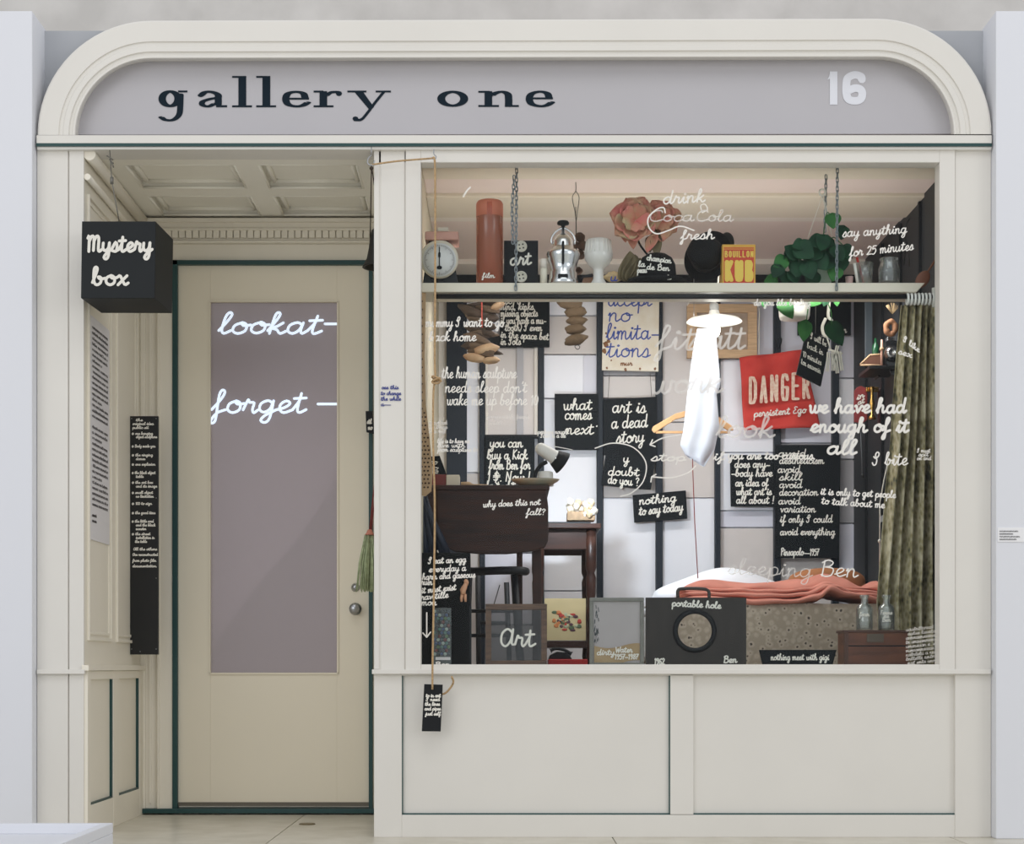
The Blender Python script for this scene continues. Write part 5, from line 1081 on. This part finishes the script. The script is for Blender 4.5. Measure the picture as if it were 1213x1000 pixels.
# side table with turned legs and lower shelf
stb = thing('side_table', 'dark wooden side table with turned legs and a lower shelf, right of the desk', 'table', P(675, 800, 1.2))
x0, x1 = P(630, 0, 1.05).x, P(712, 0, 1.05).x; z1 = P(0, 620, 1.05).z
MB().box(x0, x1, 1.05, 1.5, z1-.022, z1).build('table_top', walnut, stb, bevel=.004); MB().box(x0+.02, x1-.03, 1.08, 1.10, P(0, 651, 1.08).z, z1-.02).build('apron', walnut, stb, bevel=.002)
MB().box(x0+.02, x1-.03, 1.46, 1.48, P(0, 651, 1.08).z, z1-.02).build('apron', walnut, stb, bevel=.002)
zs = P(0, 759, 1.1).z; MB().box(x0+.02, x1-.02, 1.09, 1.47, zs-.028, zs).build('lower_shelf', walnut, stb, bevel=.003)
kk = K(1.09)
for xx, yy in ((x0+.03, 1.09), (x1-.04, 1.09), (x0+.03, 1.46), (x1-.04, 1.46)):
    H = z1-.02-ZF; pr0 = [(.018, 0), (.022, .03), (.016, .06), (.022, .10), (.022, .16), (.014, .18), (.020, .22), (.016, .30), (.021, .36), (.013, .39), (.022, .43), (.022, .52), (.014, .54), (.02, .60), (.022, .70), (.015, .73), (.023, .76), (.023, 1)]
    MB().lathe([(r, ZF+t*H) for r, t in pr0], (xx, yy, 0), 16).build('leg', walnut, stb)
nb = thing('black_folder', 'flat black folder lying on the dark side table', 'folder', P(675, 617, 1.1)); MB().box(P(648, 0, 1.07).x, P(700, 0, 1.07).x, 1.07, 1.35, z1, z1+.008).build('cover', blackp, nb, bevel=.001)
fbk = thing('flower_basket', 'small basket of dried cream flowers standing on the side table', 'basket', P(688, 616, 1.2))
MB().rect(672, 606, 705, 616.5, 1.17, .10).build('basket', mat('basket', (176, 148, 118), .8, var=.3, scale=60), fbk, bevel=.004)
fm_ = [mat('dry_cream', (232, 216, 184), .9), mat('dry_tan', (206, 182, 146), .9), mat('dry_white', (240, 236, 226), .9)]
for i in range(34):
    c = P(R.uniform(673, 704), R.uniform(594, 610), 1.18+R.uniform(-.02, .05)); MB().ball(c, R.uniform(.009, .017), 8, 5, lump=.35).build('dried_flower', fm_[i % 3], fbk)
card = thing('flower_card', 'cream card printed with red flowers, standing on the lower shelf of the side table', 'picture', P(669, 759, 1.15))
MB().rect(645, 709, 694, 758.8, 1.15, .006).build('sheet', mat('card_cream', (214, 194, 146), .7, var=.12, scale=9), card)
for i in range(44):
    a = R.uniform(0, 6.28); r = R.uniform(0, 1); x = 671+r*19*math.cos(a)*.95; y = 736+r*11*math.sin(a)+(x-671)*.25
    MB().ball(P(x, y, 1.148), (R.uniform(.006, .014), .001, R.uniform(.005, .010)), 8, 4).build('printed_flower', [mat('print_red', (186, 62, 50), .7), mat('print_green', (88, 104, 74), .7), mat('print_orange', (206, 128, 74), .7), mat('print_plum', (90, 58, 66), .7), mat('print_pale', (186, 190, 156), .7)][i % 5], card)
ph = thing('telephone', 'old black telephone sitting on a red box under the side table', 'telephone', P(665, 772, 1.0))
MB().prismpx([(650, 781), (652, 776), (660, 772), (672, 773), (678, 781)], 1.0, .12).build('telephone_body', blackp, ph, bevel=.004); mb = MB(); mb.tube(spline([P(652, 771, 1.02), P(658, 768.5, 1.02), P(668, 770, 1.02), P(677, 775, 1.02)], 5), [.012]+[.007]*14+[.012], 8).build('handset', blackp, ph)
rbx = thing('red_box', 'flat bright red box on the floor under the telephone', 'box', P(672, 800, 1.0)); MB().rect(650, 781, 696, 830, .98, .2).build('box_body', mat('box_red', (190, 44, 42), .5), rbx, bevel=.003)
# desk lamp
dl_ = thing('desk_lamp', 'white desk lamp with a black-rimmed head, switched on, standing on the dark desk', 'lamp', P(645, 574, .62))
mb = MB(); lathe_px(mb, 646, [(0, 576), (10, 576), (9, 560), (8, 559), (0, 559)], .62, 24).build('base', mat('lamp_white', (232, 230, 226), .4), dl_)
mb = MB(); mb.tube(spline([P(633, 575, .6), P(634, 562, .6), P(640, 552, .6), P(648, 547, .6)], 5), [.008]*16, 8).build('arm', blackp, dl_)
d0 = P(641, 532, .62); d1 = P(657, 542, .63); d2 = P(667, 549, .64)
def cone(mb, a, b, r0, r1, n=24):
    mb.tube([a, b], [r0, r1], n, cap=False); return mb
hd = cone(MB(), d0, d1, .024, .028); hd.ball(d0, .024, 16, 8).build('head', mat('lamp_white', (232, 230, 226), .4), dl_)
cone(MB(), d1, d2, .030, .046).build('hood', blackp, dl_, solid=.002)
MB().ball(d1+(d2-d1)*.5, .015).build('bulb', mat('bulb_soft', (255, 255, 255), .5, emit=20), dl_)
spot('desk_lamp_beam', d2+(d2-d1)*.3, P(706, 622, 1.95), 28, (.86, .92, 1.0), 125, .9, .03)
# things on the desk
dish = thing('dish', 'shallow greenish dish on the right edge of the dark desk', 'dish', P(636, 576, .5))
mb = MB(); lathe_px(mb, 634, [(0, 576), (17, 576), (27, 570.5), (29, 568), (27, 568.5), (16, 573), (0, 573)], .50, 32, sy=.6).build('dish_body', mat('dish_green', (150, 144, 126), .4, rgb2=(180, 140, 108), scale=9), dish)
rb = thing('red_tin', 'small dull red box at the left end of the desk', 'box', P(519, 574, .5)); MB().rect(509, 562, 529, 575.5, .5, .08).build('box_body', mat('dull_red', (124, 52, 46), .5), rb, bevel=.003)
cb = thing('cream_box', 'small cream box beside the dull red box on the desk', 'box', P(536, 574, .5)); MB().rect(528.5, 562.5, 544.5, 576, .49, .07).build('box_body', mat('box_cream', (218, 206, 186), .5), cb, bevel=.004)
bru = thing('brush', 'tan wooden brush lying flat on the desk top', 'brush', P(562, 575, .5)); mb = MB(); mb.tube([P(546, 573.5, .5), P(556, 573.5, .5), P(560, 574.5, .5), P(578, 575, .5)], [.008, .009, .004, .003], 8).build('brush_handle', wood, bru)
# black chair
chr_ = thing('black_chair', 'black wooden chair with a curved top rail and stretchers, below the desk', 'chair', P(590, 830, .8))
bkw = mat('black_wood', (34, 36, 40), .5)
mb = MB(); mb.tube(spline([P(548, 677, .85), P(565, 677, .8), P(592, 676, .77), P(615, 676, .78), P(623, 677, .82), P(619, 677, .9)], 6), .0165, 10).build('top_rail', bkw, chr_)
for a, b, r in (((609, 681), (622, 860), .015), ((556, 681), (549, 860), .013)): mb = MB(); mb.tube([P(*a, .8), P((a[0]+b[0])/2, (a[1]+b[1])/2, .79), P(*b, .8)], [r, r*1.15, r*.9], 10).build('leg', bkw, chr_)
for a, b, r in (((566, 681), (568, 860), .011), ((600, 690), (606, 860), .011)): mb = MB(); mb.tube([P(*a, 1.1), P(*b, 1.12)], r, 8).build('leg', bkw, chr_)
for y in (724, 753): mb = MB(); mb.tube([P(553, y, .8), P(614, y, .8)], .0075, 8).build('stretcher', bkw, chr_)
for y in (738,): mb = MB(); mb.tube([P(567, y, 1.11), P(603, y, 1.11)], .007, 8).build('stretcher', bkw, chr_)
mb = MB(); mb.tube([P(592, 693, .95), P(581, 730, .95)], .002, 5); wre = mb.build('thin_wire', dark, chr_)

# framed glass with Art
def pframe(name, label, x0, y0, x1, y1, w_, m, Y=.18, cat='picture frame', inner=None, th=.022):
    f = thing(name, label, cat, P((x0+x1)/2, y1, Y))
    for r in ((x0, y0, x1, y0+w_), (x0, y1-w_, x1, y1), (x0, y0+w_, x0+w_, y1-w_), (x1-w_, y0+w_, x1, y1-w_)): MB().rect(*r, Y, th).build('frame_bar', m, f, bevel=.002)
    MB().rect(x0+w_-1, y0+w_-1, x1-w_+1, y1-w_+1, Y+.008, .002).build('pane', inner, f)
    return f
oldw = mat('old_wood', (112, 88, 72), .6, rgb2=(78, 62, 54), scale=14, stretch=(1, 1, 8), bump=.1)
f1 = pframe('framed_glass', 'brown wooden frame of clear glass with the word Art written on it', 575, 715.5, 648, 789.5, 7, oldw, inner=clear_mat('clear_glass', (238, 242, 242), .12, .10, (230, 232, 232), .03) if False else clear_mat('frame_glass', (206, 206, 206), .05))
letters(f1, chalk, [('Art', 592, 634, 766)], .184, 1.3, xh=11.5, slant=.05)
water = mat('dirty_water', (176, 170, 170), .3, rgb2=(166, 160, 160), scale=5)
f2 = pframe('framed_water_panel', 'grey framed panel of murky liquid reading dirty water, between Art frame and round hole board', 698.5, 708, 763, 789.5, 4.5, mat('frame_grey', (128, 128, 122), .5, var=.2, scale=20), inner=water, th=.03)
mb = MB(); mb.grid(lambda u, v: P(703+54*u+.8, 765+3*math.sin(u*5)+(785-765)*v, .186), 12, 6).build('sediment', mat('sediment', (152, 126, 88), .6, rgb2=(172, 150, 116), scale=12), f2)
mb = MB()
for i in range(26):
    x = 706.5+R.uniform(-2, 2.5); y = R.uniform(714, 758); mb.stroke([(x, y), (x+R.uniform(-1, 1), y+R.uniform(2, 5))], lambda q: P(q[0], q[1], .1865), R.uniform(.2, .6))
mb.build('stain_marks', mat('stain_dark', (70, 76, 78), .8), f2)
letters(f2, chalk, [('dirty', 707, 728, 776), ('Water', 729, 749, 773), ('1957-1987', 728, 756, 781)], .1855, .6, xh=3.6)
# portable hole board
pho = thing('round_hole_board', 'dark brown board with a black-rimmed round hole, handle on top', 'board', P(824, 789.5, .18))
dkb = mat('dark_board', (48, 43, 40), .6, rgb2=(38, 34, 31), scale=8, stretch=(6, 1, 1))
def holed(mb, x0, y0, x1, y1, cx, cy, r, Y, d, n=48):
    c = [(cx+r*math.cos(2*math.pi*i/n), cy-r*math.sin(2*math.pi*i/n)) for i in range(n)]; o = []
    for i in range(n):
        a = 2*math.pi*i/n; dx, dy = math.cos(a), -math.sin(a); tx = ((x1-cx)/dx if dx > 1e-6 else (x0-cx)/dx if dx < -1e-6 else 1e9); ty = ((y1-cy)/dy if dy > 1e-6 else (y0-cy)/dy if dy < -1e-6 else 1e9); t = min(tx, ty); o.append((cx+dx*t, cy+dy*t))
    for cxn, cyn in ((x0, y0), (x1, y0), (x1, y1), (x0, y1)):
        k = min(range(n), key=lambda i: (o[i][0]-cxn)**2+(o[i][1]-cyn)**2); o[k] = (cxn, cyn)
    f = [P(x, y, Y) for x, y in c+o]; g = [v+Vector((0, d, 0)) for v in f]; fs = []
    for i in range(n):
        j = (i+1) % n; fs += [(i, n+i, n+j, j), (2*n+i, 2*n+j, 3*n+j, 3*n+i), (n+i, 3*n+i, 3*n+j, n+j), (i, j, 2*n+j, 2*n+i)]
    return mb.add(f+g, fs)
holed(MB(), 765, 708, 884, 789.5, 823, 747.5, 22, .18, .014).build('board', dkb, pho)
c = P(823, 747.5, .178); rr = 24*K(.178)
mb = MB(); mb.lathe([(rr-.012, -.002), (rr-.012, .006), (rr-.002, .010), (rr+.005, .004), (rr+.006, -.002)], c, 48, Yx, cap=False).build('rim', blackp, pho)
mb = MB(); mb.tube(spline([P(803, 708, .19), P(803, 700, .19), P(808, 697.5, .19), P(830, 697.5, .19), P(839, 700, .19), P(840, 708, .19)], 5), .006, 8).build('handle', mat('handle_dark', (58, 50, 46), .5), pho)
letters(pho, chalk, [('portable hole', 796, 854, 718, 721), ('Ben', 857, 873, 785), ('1962', 775, 787, 787)], .18, .75, xh=4.2)
# board nothing meet, chest, bottles, left corner things
sign('painted_board', 'low black board on the window ledge in front of the speckled bed cover', [(899.5, 770), (991, 770), (986, 789.5), (904, 789.5)], .2, [('nothing meet with gigi', 913, 982, 782)], .7, 4)
ch = thing('wooden_chest', 'brown wooden case with a dull metal plate, under the two clear bottles', 'case', P(1036, 789.5, .25))
chw = mat('case_brown', (116, 72, 52), .5, rgb2=(84, 52, 40), scale=5, stretch=(1, 1, 6), bump=.05)
MB().rect(1000, 748, 1076, 789.5, .26, .12).build('case_body', chw, ch, bevel=.003); MB().rect(998.5, 746.5, 1077, 749.5, .255, .13).build('lid', mat('case_dark', (78, 52, 42), .5), ch, bevel=.002); MB().rect(1000, 748, 1005, 789.5, .255, .01).build('corner_post', mat('case_dark', (78, 52, 42), .5), ch, bevel=.001)
MB().rect(1005, 764.5, 1076, 766, .2575, .004).build('joint_line', blackp, ch); MB().rect(1027, 751, 1047, 761, .256, .006).build('plate', mat('plate_grey', (96, 86, 76), .4, metal=.5), ch, bevel=.001)
for cx, lab, tx in ((1024, 'left of two clear glass bottles with white handwriting, standing on the brown case', [('foam', 1018, 1030, 730)]), (1050, 'right of two clear glass bottles with white handwriting, in front of the green curtain', [('Femme', 1043, 1057, 728), ('de', 1047, 1053, 732), ('Ben', 1045, 1055, 736.5)])):
    b_ = thing('clear_bottle', lab, 'bottle', P(cx, 746.5, .31), 'bottles on the brown case')
    mb = MB(); lathe_px(mb, cx, [(0, 747), (9.3, 747), (9.8, 744), (9.8, 721), (8, 717.5), (4.2, 715), (4, 708.5), (5.4, 708), (5.4, 705), (3.4, 705), (3.2, 715), (7.5, 719), (9, 722), (9, 745), (0, 745)], .31, 24).build('bottle_glass', clear_mat('bottle_glass', (248, 252, 250), .14, .10, (240, 246, 244), .04), b_)
    letters(b_, chalk, tx, .275, .42, xh=2.6)
bp_ = thing('black_case', 'tall black box standing in the lower left corner behind the marbles', 'case', P(530, 789.5, .25))
MB().rect(498, 655, 557, 789.5, .26, .08).build('case_body', mat('case_black', (10, 12, 14), .6, spec=.2), bp_, bevel=.002); MB().rect(556, 718, 558.5, 789.5, .255, .02).build('edge', dark, bp_)
mar = thing('marble_tube', 'clear upright holder full of coloured marbles at the lower left of the window', 'marbles', P(524, 780, .25))
MB().rect(512.5, 720, 534.5, 789.5, .2, .04).build('holder', clear_mat('holder_glass', (225, 235, 232), .05, .05), mar)
mcols = [mat('marble_%s' % n_, c_, .15) for n_, c_ in (('white', (236, 240, 234)), ('blue', (70, 100, 156)), ('teal', (110, 156, 150)), ('green', (120, 156, 100)), ('dark', (60, 68, 78)), ('red', (150, 50, 46)), ('slate', (90, 104, 116)))]
i = 0
for r in range(13):
    for q in range(5):
        x = 515+q*4.1+(r % 2)*1.6; y = 724.5+r*4.2
        if x < 533: MB().ball(P(x, y, .222), .0066, 10, 6).build('marble', mcols[(i*5+r*3+(i % 4)) % 7 if R.random() > .25 else R.choice((1, 4, 6))], mar); i += 1
MB().rect(516, 778.5, 533.5, 782, .197, .002).build('label', paper, mar)
doll = thing('tiny_doll', 'tiny bare pink plastic doll figure fixed on the black box at lower left', 'doll', P(549, 713, .24))
mb = MB(); dm = mat('doll_pink', (222, 168, 134), .5); c = lambda x, y: P(x, y, .248)
mb.ball(c(552, 689), (.008, .008, .009)); mb.tube([c(551.5, 691), c(550.5, 695), c(549, 700), c(548.5, 704)], [.005, .010, .009, .010], 10)
mb.tube([c(547.5, 704), c(546.5, 709), c(546.8, 713)], [.006, .0055, .004], 8); mb.tube([c(551, 704), c(551, 709), c(551.5, 713)], [.006, .0055, .004], 8); mb.tube([c(548, 695), c(546, 699), c(547, 703)], .0035, 6); mb.tube([c(553, 694), c(554.5, 690), c(553, 687)], .0035, 6)
mb.build('doll_body', dm, doll)
um = thing('folded_umbrella', 'dark blue folded umbrella leaning in the left corner under the caned strip', 'umbrella', P(515, 700, .3))
mb = MB()
for i, (x0_, x1_) in enumerate(((499, 505), (502, 514), (505, 524), (500, 532))): mb.tube([P(x0_, 588, .42), P((x0_+x1_)/2, 625, .415-.01*i), P(x1_, 662, .41)], [.004, .014, .018], 8)
mb.build('canopy', mat('umbrella_navy', (36, 46, 64), .5), um); mb = MB(); mb.tube([P(518, 652, .28), P(528, 680, .28)], [.003, .001], 6).build('tip', lightc, um)
